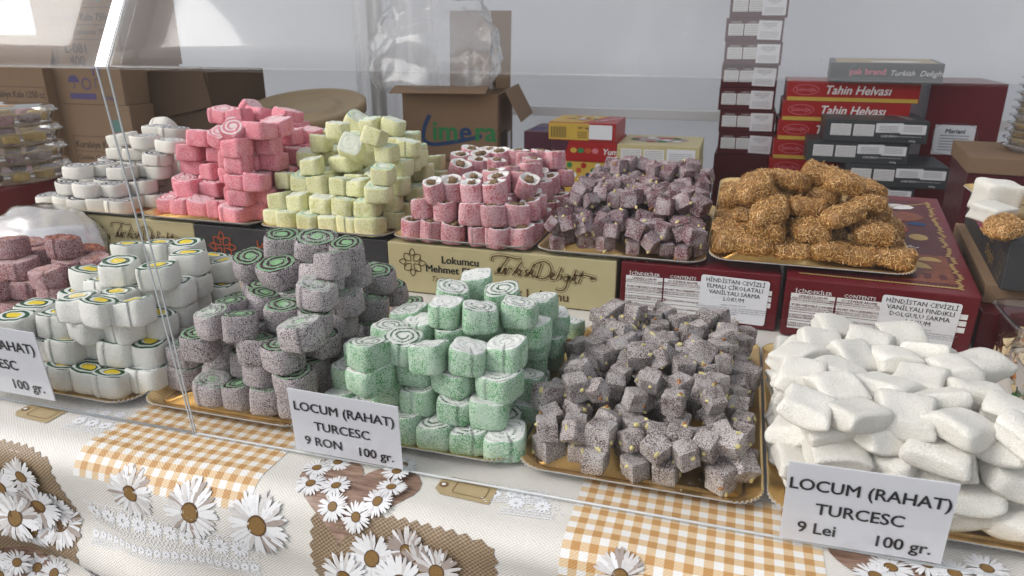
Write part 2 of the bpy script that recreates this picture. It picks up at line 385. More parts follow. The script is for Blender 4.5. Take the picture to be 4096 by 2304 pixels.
# ------------------------------------------------------------------ table and printed cloth
M['wood'] = plain('rough pine', (.30, .20, .11), .7, 0, .2, 15)
tb = empty('stall_table', (-.4, 1.1, GZ)); tag(tb, 'long stall table hidden under the daisy print cloth', 'table')
box_part('table_top', (0, .06, .755), (3.4, 1.16, .03), M['wood'], tb, .004)
for x in (-1.6, 0, 1.6):
    for y in (-.42, .5): box_part('leg', (x, y, .37), (.05, .05, .74), M['wood'], tb, .004)
YT, RC = .578, .032; LC = RC * math.pi / 2
def wr(u, v):
    d = max(0, -v - .02); a = min(1, d / .12)
    return .75 * a * (.010 * math.sin(9 * u + 10 * v + .6) + .008 * math.sin(23 * u - 16 * v) + .005 * math.sin(41 * u + 50 * v + 1.3) + .011 * math.sin(7 * u + 52 * v + 2) + .004 * math.sin(90 * v + 13 * u))
def S(u, v, lift=0.0):
    if v >= 0:
        e = max(0, 1 - v / .05); k = .0012 * e * math.sin(31 * u + 4)
        return Vector((u, YT + v, -.0022 + k + lift))
    if v > -LC:
        a = -v / RC; r = RC + lift
        k = .0012 * math.sin(31 * u + 4) * math.cos(a)
        return Vector((u, YT - r * math.sin(a) - wr(u, v), -.0022 - RC + r * math.cos(a) + k))
    d = -v - LC
    return Vector((u, YT - RC - lift - .04 * d - wr(u, v), -.0022 - RC - d))
def uv_of(px, py):
    d = ray(px, py); last = None
    p = onz(px, py, -.002)
    if p.y >= YT: return (p.x, p.y - YT)
    for i in range(300):
        v = -i * .0015; s = S(0, v); t = s.y / d[1]; q = CP + d * t
        if q[2] >= s.z: return (q[0], v)
    return (q[0], v)
def linen(name, c1, c2, pitch, bmp=.0006):
    m, N, L, P = newmat(name)
    uv = N.new('ShaderNodeUVMap'); uv.uv_map = 'cloth'; sx = N.new('ShaderNodeSeparateXYZ'); L.new(uv.outputs[0], sx.inputs[0])
    k = math.pi / pitch
    n1 = noise(N, L, uv.outputs[0], 90, 2); j = math_n(N, L, 'MULTIPLY', n1, 5.0)
    a = math_n(N, L, 'SINE', math_n(N, L, 'MULTIPLY_ADD', sx.outputs[0], k, j)); b = math_n(N, L, 'SINE', math_n(N, L, 'MULTIPLY_ADD', sx.outputs[1], k * 1.25, j))
    wv = math_n(N, L, 'MULTIPLY_ADD', math_n(N, L, 'MULTIPLY', a, b), .5, .5)
    n2 = noise(N, L, uv.outputs[0], 14, 5, .65)
    f = math_n(N, L, 'MULTIPLY_ADD', math_n(N, L, 'SUBTRACT', n2, .5), .7, wv, clamp=True)
    L.new(mixc(N, L, f, c1, c2), P.inputs['Base Color']); P.inputs['Roughness'].default_value = .42; P.inputs['Specular IOR Level'].default_value = .35
    bump(N, L, P, wv, bmp)
    return m
M['linen'] = linen('cream linen oilcloth', (.54, .51, .46), (.72, .70, .66), .0021, .0003)
M['burlap'] = linen('brown burlap print', (.12, .078, .045), (.36, .265, .17), .0026, .0004)
M['g_dark'] = linen('ochre check', (.42, .225, .08), (.50, .28, .105), .0021, .0003)
M['g_mid'] = linen('tan check', (.58, .42, .25), (.66, .50, .32), .0021, .0003)
M['g_light'] = linen('white check', (.68, .67, .65), (.76, .75, .73), .0021, .0003)
def wood_print():
    m, N, L, P = newmat('brown wood print'); uv = N.new('ShaderNodeUVMap'); uv.uv_map = 'cloth'
    mp = N.new('ShaderNodeMapping'); mp.inputs['Scale'].default_value = (1, 9, 1); mp.inputs['Rotation'].default_value = (0, 0, .15); L.new(uv.outputs[0], mp.inputs[0])
    f = noise(N, L, mp.outputs[0], 22, 6, .7); L.new(mixc(N, L, ramp(N, L, f, .3, .7), (.11, .055, .035), (.36, .24, .18)), P.inputs['Base Color'])
    P.inputs['Roughness'].default_value = .45; return m
M['wood_print'] = wood_print()
M['petal_a'] = plain('white petal print', (.72, .72, .73), .5, 0, .07, 300); M['petal_b'] = plain('grey petal print', (.58, .56, .55), .5, 0, .12, 150)
M['petal_c'] = plain('taupe petal print', (.36, .30, .27), .5, 0, .15, 150); M['daisy_eye'] = plain('daisy centre print', (.25, .14, .04), .6, 0, .4, 900, .0002)
M['daisy_rim'] = plain('daisy centre rim print', (.12, .06, .02), .6, 0, .4, 900)
M['tag_print'] = plain('kraft tag print', (.40, .31, .17), .5, 0, .08, 70); M['tag_brown'] = plain('tag brown print', (.20, .11, .05), .5, 0, .1, 70)
M['lace'] = plain('white lace print', (.76, .77, .80), .5, 0, .03, 120)
cloth_u0, cloth_u1 = -1.75, .75
NU, VS = 250, [1.1, .9, .7, .5, .35, .25, .18, .12, .09, .06, .045, .03, .02, .01, 0] + [-LC * i / 8 for i in range(1, 9)] + [-LC - .008 * i for i in range(1, 60)]
cv, cf, cuv = [], [], []
for v in VS:
    for i in range(NU + 1):
        u = cloth_u0 + (cloth_u1 - cloth_u0) * i / NU; cv.append(S(u, v)); cuv.append((u, v))
for j in range(len(VS) - 1):
    for i in range(NU):
        a = j * (NU + 1) + i; cf.append((a, a + NU + 1, a + NU + 2, a + 1))
def set_uv(o, uvs, name):
    l = o.data.uv_layers.new(name=name)
    idx = np.empty(len(o.data.loops), dtype=np.int32); o.data.loops.foreach_get('vertex_index', idx)
    l.data.foreach_set('uv', np.asarray(uvs, dtype=np.float32)[idx].ravel())
cloth = empty('tablecloth', (-.5, YT, 0)); tag(cloth, 'cream linen-look oilcloth with daisies, gingham and lace over the stall table', 'tablecloth')
INV = Matrix.Translation((.5, -YT, 0))
fabric = mesh_obj('fabric', cv, cf, M['linen'], None, True); set_uv(fabric, cuv, 'cloth')
fabric.parent = cloth; fabric.matrix_parent_inverse = INV
def decal(name, uvs, faces, mats, lift=.0006, fmat=None, lifts=None):
    vs = [S(u, v, lifts[i] if lifts else lift) for i, (u, v) in enumerate(uvs)]
    mats = mats if isinstance(mats, list) else [mats]
    o = mesh_obj(name, vs, faces, None, None, True, mats, fmat); set_uv(o, uvs, 'cloth')
    o.parent = cloth; o.matrix_parent_inverse = INV; return o
def inside(p, poly):
    c = False; n = len(poly)
    for i in range(n):
        x1, y1 = poly[i]; x2, y2 = poly[(i + 1) % n]
        if (y1 > p[1]) != (y2 > p[1]) and p[0] < (x2 - x1) * (p[1] - y1) / (y2 - y1) + x1: c = not c
    return c
def fill_decal(name, poly, mat, lift=.0006, step=.009):
    pts = []
    n = len(poly)
    for i in range(n):
        a, b = poly[i], poly[(i + 1) % n]; L_ = math.hypot(b[0] - a[0], b[1] - a[1]); k = max(1, int(L_ / step))
        for j in range(k): pts.append((a[0] + (b[0] - a[0]) * j / k, a[1] + (b[1] - a[1]) * j / k))
    m = len(pts); edges = [(i, (i + 1) % m) for i in range(m)]
    xs = [p[0] for p in poly]; ys = [p[1] for p in poly]; x = min(xs)
    while x < max(xs):
        y = min(ys)
        while y < max(ys):
            if inside((x, y), poly): pts.append((x, y))
            y += step
        x += step
    r = delaunay_2d_cdt([Vector(p) for p in pts], edges, [], 1, 1e-6)
    return decal(name, [(p.x, p.y) for p in r[0]], [tuple(f) for f in r[2]], mat, lift)
def zigzag(poly, amp=.0045, pitch=.011):
    out = []
    n = len(poly)
    for i in range(n):
        a = Vector(poly[i]); b = Vector(poly[(i + 1) % n]); d = b - a; k = max(1, int(d.length / pitch)); nn = Vector((d.y, -d.x)).normalized()
        for j in range(k):
            out.append(tuple(a + d * (j / k))); out.append(tuple(a + d * ((j + .5) / k) + nn * amp))
    return out
rnd = random.Random(5); DL = [0]
def daisy(c, r, rot=0, n=30, lift=.0007, tones=(.7, .25, .05), stretch=(1, 1)):
    u0, v0 = c; uvs, fs, fm, lf = [], [], [], []; n = int(n * 1.35); r *= .9; lift = .0007 + .0006 * (DL[0] % 9); DL[0] += 1
    for i in range(n):
        a = rot + 2 * math.pi * (i + rnd.uniform(-.35, .35)) / n; ln = r * rnd.uniform(.82, 1.0); wd = r * rnd.uniform(.055, .09)
        b = len(uvs); dx, dy = math.cos(a), math.sin(a); bend = rnd.uniform(-.06, .06) * r
        for (t, w_) in ((.2, .45), (.6, 1.0), (.9, .75)):
            for sgn in (1, -1):
                uvs.append((u0 + (dx * ln * t - dy * (sgn * wd * w_ + bend * t)) * stretch[0], v0 + (dy * ln * t + dx * (sgn * wd * w_ + bend * t)) * stretch[1]))
        uvs.append((u0 + (dx * ln - dy * bend) * stretch[0], v0 + (dy * ln + dx * bend) * stretch[1]))
        fs += [(b, b + 1, b + 3, b + 2), (b + 2, b + 3, b + 5, b + 4), (b + 4, b + 5, b + 6)]
        q = rnd.random(); mi = 0 if q < tones[0] else 1 if q < tones[0] + tones[1] else 2
        fm += [mi] * 3; lf += [lift + .000009 * (i * 7 % n)] * 7
    for k, (rr, mi) in enumerate(((.30, 4), (.25, 3))):
        b = len(uvs)
        for i in range(20):
            a = 2 * math.pi * i / 20; uvs.append((u0 + rr * r * math.cos(a) * stretch[0], v0 + rr * r * math.sin(a) * stretch[1])); lf.append(lift + .00042 + .00012 * k)
        fs.append(tuple(range(b, b + 20))); fm.append(mi)
    return decal('printed_daisy', uvs, fs, [M['petal_a'], M['petal_b'], M['petal_c'], M['daisy_eye'], M['daisy_rim']], 0, fm, lf)
def gingham(u0, u1, v0, v1, cell=.0086, lift=.0005):
    nu = max(1, round((u1 - u0) / cell)); nv = max(1, round((v1 - v0) / cell)); du = (u1 - u0) / nu; dv = (v1 - v0) / nv
    uvs, fs, fm = [], [], []
    for i in range(nu):
        for j in range(nv):
            b = len(uvs)
            uvs += [(u0 + i * du, v0 + j * dv), (u0 + (i + 1) * du, v0 + j * dv), (u0 + (i + 1) * du, v0 + (j + 1) * dv), (u0 + i * du, v0 + (j + 1) * dv)]
            fs.append((b, b + 1, b + 2, b + 3)); fm.append(2 - (i % 2) - (j % 2))
    return decal('printed_gingham', uvs, fs, [M['g_dark'], M['g_mid'], M['g_light']], lift, fm)
def ribbon_uv(P, wd):
    P = [Vector((*p, 0)) for p in P]; uvs, fs = [], []
    for i, p in enumerate(P):
        t = P[min(i + 1, len(P) - 1)] - P[max(i - 1, 0)]; t = t.normalized() if t.length > 1e-9 else Vector((1, 0, 0)); n = Vector((-t.y, t.x, 0)) * wd / 2
        uvs += [(p + n)[:2], (p - n)[:2]]
        if i: b = 2 * i; fs.append((b - 2, b - 1, b + 1, b))
    return uvs, fs
def lace(a, b, width, lift=.0007):
    """crochet lace band from a to b: daisies between rings, scalloped edges, net below"""
    a = Vector(a); b = Vector(b); d = (b - a); Ln = d.length; t = d.normalized(); n = Vector((-t.y, t.x))
    U, Fc = [], []
    def add(P, wd):
        uvs, fs = ribbon_uv(P, wd); k = len(U); U.extend(uvs); Fc.extend([tuple(x + k for x in f) for f in fs])
    pt = lambda s, h: tuple(a + t * s + n * h)
    p = width * .62; k = max(1, int(Ln / p)); p = Ln / k
    for i in range(k):
        cx = (i + .5) * p
        for j in range(11):
            an = 2 * math.pi * j / 11; r0, r1 = width * .07, width * .30; q = len(U)
            for rr, ww in ((r0, .02), (r1 * .7, .055), (r1, .02)):
                for sg in (1, -1):
                    U.append(pt(cx + rr * math.cos(an) - sg * ww * width * math.sin(an), width * .62 + rr * math.sin(an) + sg * ww * width * math.cos(an)))
            Fc.extend([(q, q + 1, q + 3, q + 2), (q + 2, q + 3, q + 5, q + 4)])
        for (ox, oy, rr) in ((0, .90, .06), (.5, .62, .10), (.25, .36, .06), (.75, .36, .06), (.5, .84, .06)):
            add([pt(cx + ox * p + rr * width * math.cos(R(30 * q)), oy * width + rr * width * math.sin(R(30 * q))) for q in range(13)], width * .028)
        for q in range(4):
            add([pt(cx - p / 2 + p * (q + .5) / 4 + p / 8 * math.cos(R(22.5 * s)), width + width * .05 * math.sin(R(22.5 * s))) for s in range(9)], width * .03)
            add([pt(cx - p / 2 + p * q / 4, width * .28), pt(cx - p / 2 + p * (q + 1) / 4, width * .02)], width * .022)
            add([pt(cx - p / 2 + p * (q + 1) / 4, width * .28), pt(cx - p / 2 + p * q / 4, width * .02)], width * .022)
    add([pt(0, width * .29), pt(Ln, width * .29)], width * .035); add([pt(0, width * .01), pt(Ln, width * .01)], width * .04); add([pt(0, width * .15), pt(Ln, width * .15)], width * .025)
    add([pt(0, width * .98), pt(Ln, width * .98)], width * .02)
    return decal('printed_lace', U, Fc, M['lace'], lift)
def kraft_tag(c, ln, wd, ang, lift=.0008):
    ca, sa = math.cos(ang), math.sin(ang); tr = lambda P: [(c[0] + x * ca - y * sa, c[1] + x * sa + y * ca) for x, y in P]
    fill_decal('printed_tag', tr([(-ln / 2, -wd * .25), (-ln * .36, -wd / 2), (ln / 2, -wd / 2), (ln / 2, wd / 2), (-ln * .36, wd / 2), (-ln / 2, wd * .25)]), M['tag_print'], lift, .02)
    ring = tr(arc(-ln * .40, 0, wd * .15, 0, 360, 16)[:-1]); fill_decal('printed_tag', ring, M['tag_brown'], lift + .0004, .05)
    fill_decal('printed_tag', tr(arc(-ln * .40, 0, wd * .07, 0, 360, 12)[:-1]), M['g_light'], lift + .0008, .05)
    uvs, fs = ribbon_uv(tr([(-ln * .16, -wd * .3), (ln * .34, -wd * .3), (ln * .38, -wd * .2), (ln * .38, wd * .2), (ln * .34, wd * .3), (-ln * .16, wd * .3), (-ln * .2, wd * .2), (-ln * .2, -wd * .2), (-ln * .16, -wd * .3)]), .0008)
    decal('printed_tag', uvs, fs, M['tag_brown'], lift + .0004)
def UVp(*pts): return [uv_of(*p) for p in pts]
# first gingham patch
ga = uv_of(212, 1130); gb = uv_of(690, 1165); gc = uv_of(430, 1215)
gingham(ga[0] - .002, gb[0] + .002, gc[1] - .012, .14)
g2a = uv_of(1436, 1300); g2b = uv_of(2070, 1390)
gingham(g2a[0], g2b[0], -.20, .10)
for (x, y, r) in ((332, 1237, .038), (492, 1276, .041), (655, 1314, .043)): daisy(uv_of(x, y), r, rnd.random(), 34, .0014, (.55, .33, .12))
# lace band under the big daisies, wood strip, burlap patches with daisies
l0, l1 = UVp((195, 1345), (625, 1437)); lace(l0, l1, .036); l0, l1 = UVp((205, 1385), (640, 1470)); lace(l0, l1, .018)
fill_decal('printed_wood', UVp((205, 1412), (360, 1440), (700, 1500), (700, 1600), (215, 1560)), M['wood_print'], .0005)
for (x, y, r) in ((258, 1445, .026), (390, 1452, .026)): daisy(uv_of(x, y), r, rnd.random(), 26, .0014)
fill_decal('printed_burlap', zigzag(UVp((-260, 1050), (70, 1125), (125, 1160), (150, 1230), (220, 1400), (195, 1425), (60, 1385), (-260, 1330))[::-1]), M['burlap'], .0005)
for (x, y, r) in ((8, 1220, .036), (60, 1195, .030), (80, 1282, .036), (20, 1310, .040), (62, 1345, .034), (115, 1345, .034), (105, 1300, .030)): daisy(uv_of(x, y), r, rnd.random(), 28, .0014, (.6, .3, .1))
fill_decal('printed_burlap', zigzag(UVp((790, 1295), (850, 1288), (1000, 1312), (1150, 1345), (1225, 1375), (1240, 1400), (1235, 1520), (830, 1560), (800, 1400))[::-1]), M['burlap'], .0006)
for (x, y, r, tn) in ((942, 1392, .031, (.8, .2, 0)), (1025, 1382, .028, (.1, .4, .5)), (1060, 1415, .030, (.2, .4, .4)), (880, 1430, .032, (.85, .15, 0)), (1105, 1425, .030, (.1, .5, .4)), (1020, 1445, .034, (.85, .15, 0)), (950, 1465, .03, (.8, .2, 0))):
    daisy(uv_of(x, y), r, rnd.random(), 26, .0014, tn)
# wooden hearts wreathed with daisies
def heart(c, s, lift=.0007):
    P = []
    for i in range(40):
        t = 2 * math.pi * i / 40; P.append((c[0] + s * math.sin(t) ** 3, c[1] + s * (13 * math.cos(t) - 5 * math.cos(2 * t) - 2 * math.cos(3 * t) - math.cos(4 * t)) / 16 * .95))
    fill_decal('printed_heart', P[::-1], M['wood_print'], lift)
hc = uv_of(888, 1228); heart((hc[0], hc[1]), .068)
for (x, y) in ((797, 1178), (782, 1218), (846, 1225), (838, 1275), (896, 1302), (952, 1268), (985, 1236), (998, 1197), (850, 1163), (1015, 1172)): daisy(uv_of(x, y), .0195, rnd.random(), 22, .0016, (.93, .07, 0))
hc = uv_of(2235, 1425); heart(hc, .05)
for (x, y) in ((2240, 1432), (2200, 1455), (2330, 1425), (2400, 1450), (2480, 1440)): daisy(uv_of(x, y), .022, rnd.random(), 22, .0016, (.9, .1, 0))
heart(uv_of(10, 1440), .07)
for (x, y) in ((15, 1385), (60, 1400), (95, 1425), (130, 1445), (20, 1430)): daisy(uv_of(x, y), .022, rnd.random(), 22, .0016, (.85, .15, 0))
daisy(uv_of(1560, 1455), .03, .3, 28, .0014, (.3, .5, .2))
ct = uv_of(1172, 1232); kraft_tag(ct, .062, .033, -.03); ct = uv_of(100, 1038); kraft_tag(ct, .060, .032, -.05)
l0, l1 = UVp((1190, 1262), (1265, 1262)); lace(l0, l1, .022); l0, l1 = UVp((1255, 1288), (1390, 1308)); lace(l0, l1, .030); l0, l1 = UVp((1265, 1262), (1370, 1270)); lace(l0, l1, .022)
l0, l1 = UVp((150, 1075), (250, 1095)); lace(l0, l1, .03); l0, l1 = UVp((190, 1050), (300, 1060)); lace(l0, l1, .024)
l0, l1 = UVp((195, 1445), (320, 1480)); lace(l0, l1, .03)

M['bagfilm'] = clear_mat('milky bag film', haze=.42, gloss=3.0, rough=.15, dirt=.3)
# ================================================================== ACRYLIC GUARD
PY0, PSL = .622, -.094                       # front pane: y = PY0 + PSL * z
ZF = .415                                    # height of the bend
def pane_pt(px, py, off=0.0):
    d = ray(px, py); t = (PY0 + off - PSL * 0 + PSL * CAMH) / (d[1] - PSL * d[2])
    return Vector(CP + d * t)
JX = -.575
def slab(name, q, th, mat, parent, sub=1, wob=0.0, smooth=False):
    """a sheet of thickness th over the quad q (4 points)"""
    q = [Vector(p) for p in q]; n = (q[1] - q[0]).cross(q[3] - q[0]).normalized()
    vs, fs = [], []
    m = sub
    for side in (0, 1):
        for j in range(m + 1):
            for i in range(m + 1):
                s, t = i / m, j / m
                p = (q[0] * (1 - s) + q[1] * s) * (1 - t) + (q[3] * (1 - s) + q[2] * s) * t
                p = p + n * (wob * math.sin(9 * s + 3 * t) * math.sin(5 * t + 1) - side * th); vs.append(p)
    k = (m + 1) ** 2; id_ = lambda s, i, j: s * k + j * (m + 1) + i
    for j in range(m):
        for i in range(m):
            fs.append((id_(0, i, j), id_(0, i + 1, j), id_(0, i + 1, j + 1), id_(0, i, j + 1)))
            fs.append((id_(1, i, j + 1), id_(1, i + 1, j + 1), id_(1, i + 1, j), id_(1, i, j)))
    for i in range(m):
        fs += [(id_(0, i, 0), id_(1, i, 0), id_(1, i + 1, 0), id_(0, i + 1, 0)), (id_(0, i + 1, m), id_(1, i + 1, m), id_(1, i, m), id_(0, i, m)),
               (id_(0, 0, i + 1), id_(1, 0, i + 1), id_(1, 0, i), id_(0, 0, i)), (id_(0, m, i), id_(1, m, i), id_(1, m, i + 1), id_(0, m, i + 1))]
    return mesh_obj(name, vs, fs, mat, parent, smooth)
YB = PY0 + PSL * ZF; TOPY, TOPZ = YB + .30, ZF + .50
def guard(x0, x1, label):
    g = empty('sneeze_guard', (0, 0, 0)); tag(g, label, 'sneeze guard', 'acrylic guards along the stall front')
    slab('front_pane', [(x0, PY0, .0015), (x1, PY0, .0015), (x1, YB, ZF), (x0, YB, ZF)], .003, M['acrylic'], g)
    slab('upper_pane', [(x0, YB, ZF + .0008), (x1, YB, ZF + .0008), (x1, TOPY, TOPZ), (x0, TOPY, TOPZ)], .003, M['acrylic_top'], g, 24, .0010, True)
    # bright rounded bend and bottom edge
    for (y, z, r) in ((YB - .0005, ZF, .0022), (PY0 - .002, .0022, .0014)):
        bm = bmesh.new(); bmesh.ops.create_cone(bm, cap_ends=True, segments=10, radius1=r, radius2=r, depth=x1 - x0, matrix=Matrix.Translation(((x0 + x1) / 2, y, z)) @ Matrix.Rotation(R(90), 4, 'Y'))
        bm_obj('bend' if r > .002 else 'bottom_edge', bm, M['acrylic'] if r > .002 else M['acrylic_edge'], g, True)
    return g
gl_ = guard(-1.9, JX - .002, 'clear acrylic sneeze guard pane left of the vertical joint')
gr_ = guard(JX + .002, .95, 'long clear acrylic sneeze guard pane right of the vertical joint')
# side cheeks meeting at the joint: clear fins whose cut edges show as two pale lines
for (dx, g) in ((-.0095, gl_), (.0035, gr_)):
    for (a, b) in (((PY0 + .001, .0025), (YB + .001, ZF)), ((YB + .001, ZF), (TOPY, TOPZ))):
        k = .25 if (a[1] < .1) else 1.0                 # the two cheeks touch at the foot and part towards the bend
        xa, xb = JX + dx * k, JX + dx
        slab('side_fin', [(xa, a[0], a[1]), (xa, a[0] + .012, a[1]), (xb, b[0] + .012, b[1]), (xb, b[0], b[1])], .002, M['acrylic'], g)
        slab('cut_edge', [(xa - .0016, a[0] - .0042, a[1]), (xa, a[0] - .0042, a[1]), (xb, b[0] - .0042, b[1]), (xb - .0016, b[0] - .0042, b[1])], .0012, M['acrylic_edge'], g)

slab('joint_strip', [(JX - .0092, YB - .0055, ZF + .001), (JX + .0030, YB - .0055, ZF + .001), (JX + .0030, TOPY - .0055, TOPZ), (JX - .0092, TOPY - .0055, TOPZ)], .0006, M['film'], gr_)
for g_, xc_ in ((gl_, -1.24), (gr_, .19)):
    g_.location = (xc_, PY0, 0)
    for ch in g_.children: ch.matrix_parent_inverse = Matrix.Translation((-xc_, -PY0, 0))
# ================================================================== PRICE SIGNS
def sign(corners, lines, label):
    tl, tr, br, bl = [pane_pt(*c, -.0065) for c in corners]
    xa = ((tr - tl) + (br - bl)).normalized(); w_ = ((tr - tl).length + (br - bl).length) / 2; ya = ((tl - bl) + (tr - br)); h_ = ya.length / 2; ya = (ya - xa * ya.dot(xa)).normalized()
    root = empty('price_sign', (bl + br) / 2); tag(root, label, 'sign', 'price signs on the guard')
    n = xa.cross(ya); q = [Vector((0, 0, 0)) - xa * w_ / 2, xa * w_ / 2, xa * w_ / 2 + ya * h_, -xa * w_ / 2 + ya * h_]
    slab('card', q, .0012, M['paper'], root); e = [p + n * .0016 + (xa * sx + ya * sy) * .0015 for p, sx, sy in zip(q, (-1, 1, 1, -1), (-1, -1, 1, 1))]
    slab('plastic_sleeve', e, .0005, M['sleeve'], root)
    f = Face(root, q[0], xa, ya)
    for (t, u, v, s, al) in lines: f.text(t, u * w_, v * h_, s * h_, M['black_ink'], .020, align=al, lift=.0006, sx=.98)
    return root
M['sleeve'] = clear_mat('clear sleeve', haze=.0, gloss=.8, rough=.1, dirt=.03)
LN = lambda price: [('LOCUM (RAHAT)', .5, .68, .20, 'CENTER'), ('TURCESC', .47, .39, .20, 'CENTER'), (price, .10, .13, .20, 'LEFT'), ('100 gr.', .93, .10, .20, 'RIGHT')]
sign([(722, 975), (998, 1025), (1015, 1180), (745, 1130)], LN('9 RON'), 'white laminated price sign reading 9 RON, in front of the green rolls')
k = 1096 / 1588 / 1.59; P_ = lambda x, y: (3000 / 1.59 + x * k, 1280 / 1.59 + y * k)
sign([P_(228, 820), P_(1222, 955), P_(1105, 1415), P_(170, 1258)], LN('9 Lei'), 'large white price sign reading 9 Lei, in front of the white pillows')
k2 = 1000 / 2013 / 1.59; Q_ = lambda x, y: (x * k2, 920 / 1.59 + y * k2)
sign([(-120, 814), Q_(405, 866), Q_(455, 1386), (-105, 961)], LN('9 Lei'), 'white price sign cut off by the left edge of the photo')

# ================================================================== TRAYS
def tray(x0, x1, y0, y1, z, label, tilt=0.0, rc=.032):
    w_, d_ = x1 - x0, y1 - y0
    pts, corner = [], []
    def seg(a, b, n):
        for i in range(n): pts.append(tuple(Vector(a) + (Vector(b) - Vector(a)) * i / n)); corner.append(0)
    hw, hd = w_ / 2, d_ / 2; N1, NCn = 26, 36
    for (sx, sy, a0, e) in ((1, -1, -90, 0), (1, 1, 0, 1), (-1, 1, 90, 2), (-1, -1, 180, 3)):
        cx, cy = sx * (hw - rc), sy * (hd - rc)
        for i in range(NCn):
            a = R(a0 + 90 * i / NCn); pts.append((cx + rc * math.cos(a), cy + rc * math.sin(a))); corner.append(math.sin(math.pi * (i + .5) / NCn) ** .5)
        nxt = {0: (hw, hd - rc), 1: (-(hw - rc), hd), 2: (-hw, -(hd - rc)), 3: (hw - rc, -hd)}[e]
        a = pts[-1]; st = {0: (hw, -(hd - rc)), 1: (hw - rc, hd), 2: (-hw, hd - rc), 3: (-(hw - rc), -hd)}[e]
        seg(st, nxt, N1)
    n = len(pts); P = [Vector((*p, 0)) for p in pts]
    nor = []
    for i in range(n):
        t = (P[(i + 1) % n] - P[i - 1]); t.normalize(); nor.append(Vector((t.y, -t.x, 0)))
    vs, fs, fm = [], [], []
    prof = [(.020, .0012, 0), (.016, .0018, .2), (.009, .0050, .8), (.003, .0086, 1), (0, .0098, 1), (-.0008, .0090, 1)]
    ph = 0
    for (ins, zz, fl) in prof:
        for i in range(n):
            k = corner[i]; flt = math.sin(i * 2 * math.pi / 4.0 + .4) * fl * (k * .0011 + .0001)
            q = P[i] - nor[i] * (ins + (flt * .9 if ins <= 0.003 else 0)); vs.append((q.x, q.y, zz + flt))
    for r_ in range(len(prof) - 1):
        for i in range(n): j = (i + 1) % n; fs.append((r_ * n + i, r_ * n + j, (r_ + 1) * n + j, (r_ + 1) * n + i)); fm.append(1 if r_ == len(prof) - 2 else 0)
    fs.append(tuple(reversed(range(n)))[::-1]); fm.append(0)
    b = len(vs)                      # underside, following the rim
    for (ins, zz) in ((0.0, .0080), (.009, .0038), (.018, .0002)):
        for i in range(n): q = P[i] - nor[i] * ins; vs.append((q.x, q.y, zz))
    for r_ in range(2):
        for i in range(n): j = (i + 1) % n; fs.append((b + r_ * n + i, b + r_ * n + j, b + (r_ + 1) * n + j, b + (r_ + 1) * n + i)); fm.append(1)
    t5 = 5 * n
    for i in range(n): j = (i + 1) % n; fs.append((t5 + i, t5 + j, b + j, b + i)); fm.append(1)
    fs.append(tuple(b + 2 * n + i for i in range(n))); fm.append(1)
    o = mesh_obj('cake_tray', vs, fs, None, None, True, [M['gold'], M['card_edge']], fm)
    o.location = ((x0 + x1) / 2, (y0 + y1) / 2, z); o.rotation_euler = (math.atan(tilt), 0, 0)
    tag(o, label, 'tray', 'gold card trays'); return o
LZ = 0.0004
TX = [-.955, -.692, -.452, -.199, .060, .325]
LOWL = ['gold scalloped card tray under the white rolls with yellow centres', 'gold scalloped card tray under the grey rolls with mint centres', 'gold scalloped card tray under the green swirl rolls',
        'gold scalloped card tray under the grey walnut cubes', 'gold scalloped card tray under the white coconut pillows']
for i in range(5): tray(TX[i] + .002, TX[i + 1] - .002, .652 if i else .640, 1.078, LZ + .0004 * (i % 2), LOWL[i])
tray(-1.222, -.960, .80, 1.09, LZ, 'gold card tray under the dark red rolls at the left edge')
UX = [-1.392, -1.127, -.852, -.578, -.312, -.030, .272]
UPZ = .0925
UPL = ['gold card tray under the white rolls with black swirls', 'gold card tray under the pink rolls', 'gold card tray under the yellow rolls', 'gold card tray under the red walnut rolls',
       'gold card tray under the purple cubes', 'gold card tray under the shredded pastry pillows']
KT = .12
for i in range(6):
    t = KT if i == 5 else 0
    tray(UX[i] + .002, UX[i + 1] - .002, 1.146, 1.571, UPZ + (.0008 if i % 2 else 0) + (.0075 + .2125 * KT if i == 5 else 0), UPL[i], t)

# ================================================================== SWEETS
def flakes(rg, V, Fc, count, ln, wd, up=.35, only=None):
    """little flat shreds lying on the surface given by triangles V[Fc]"""
    T = np.array([[V[f[0]], V[f[k]], V[f[k + 1]]] for f in Fc for k in range(1, len(f) - 1)], dtype=float)
    nn = np.cross(T[:, 1] - T[:, 0], T[:, 2] - T[:, 0]); A = np.linalg.norm(nn, axis=1); nn /= (A[:, None] + 1e-12)
    keep = (nn[:, 2] > -.3) & (A > 1e-12); p = A * keep; p /= p.sum()
    idx = rg.choice(len(T), count, p=p); a = rg.random(count); b = rg.random(count); sw = a + b > 1; a[sw] = 1 - a[sw]; b[sw] = 1 - b[sw]
    P = T[idx, 0] + (T[idx, 1] - T[idx, 0]) * a[:, None] + (T[idx, 2] - T[idx, 0]) * b[:, None]; n = nn[idx]
    t = rg.normal(size=(count, 3)); t -= n * (t * n).sum(1)[:, None]; t /= np.linalg.norm(t, axis=1)[:, None] + 1e-9
    s = np.cross(n, t); d = t + n * rg.uniform(-.05, up, (count, 1)) * 1.0; d /= np.linalg.norm(d, axis=1)[:, None]
    L_ = rg.uniform(*ln, (count, 1)); W_ = rg.uniform(*wd, (count, 1)); P = P + n * .0002
    q = np.stack([P - s * W_ / 2, P + s * W_ / 2, P + d * L_ + s * W_ * .3, P + d * L_ - s * W_ * .3], 1).reshape(-1, 3)
    return q, [tuple(range(4 * i, 4 * i + 4)) for i in range(count)]
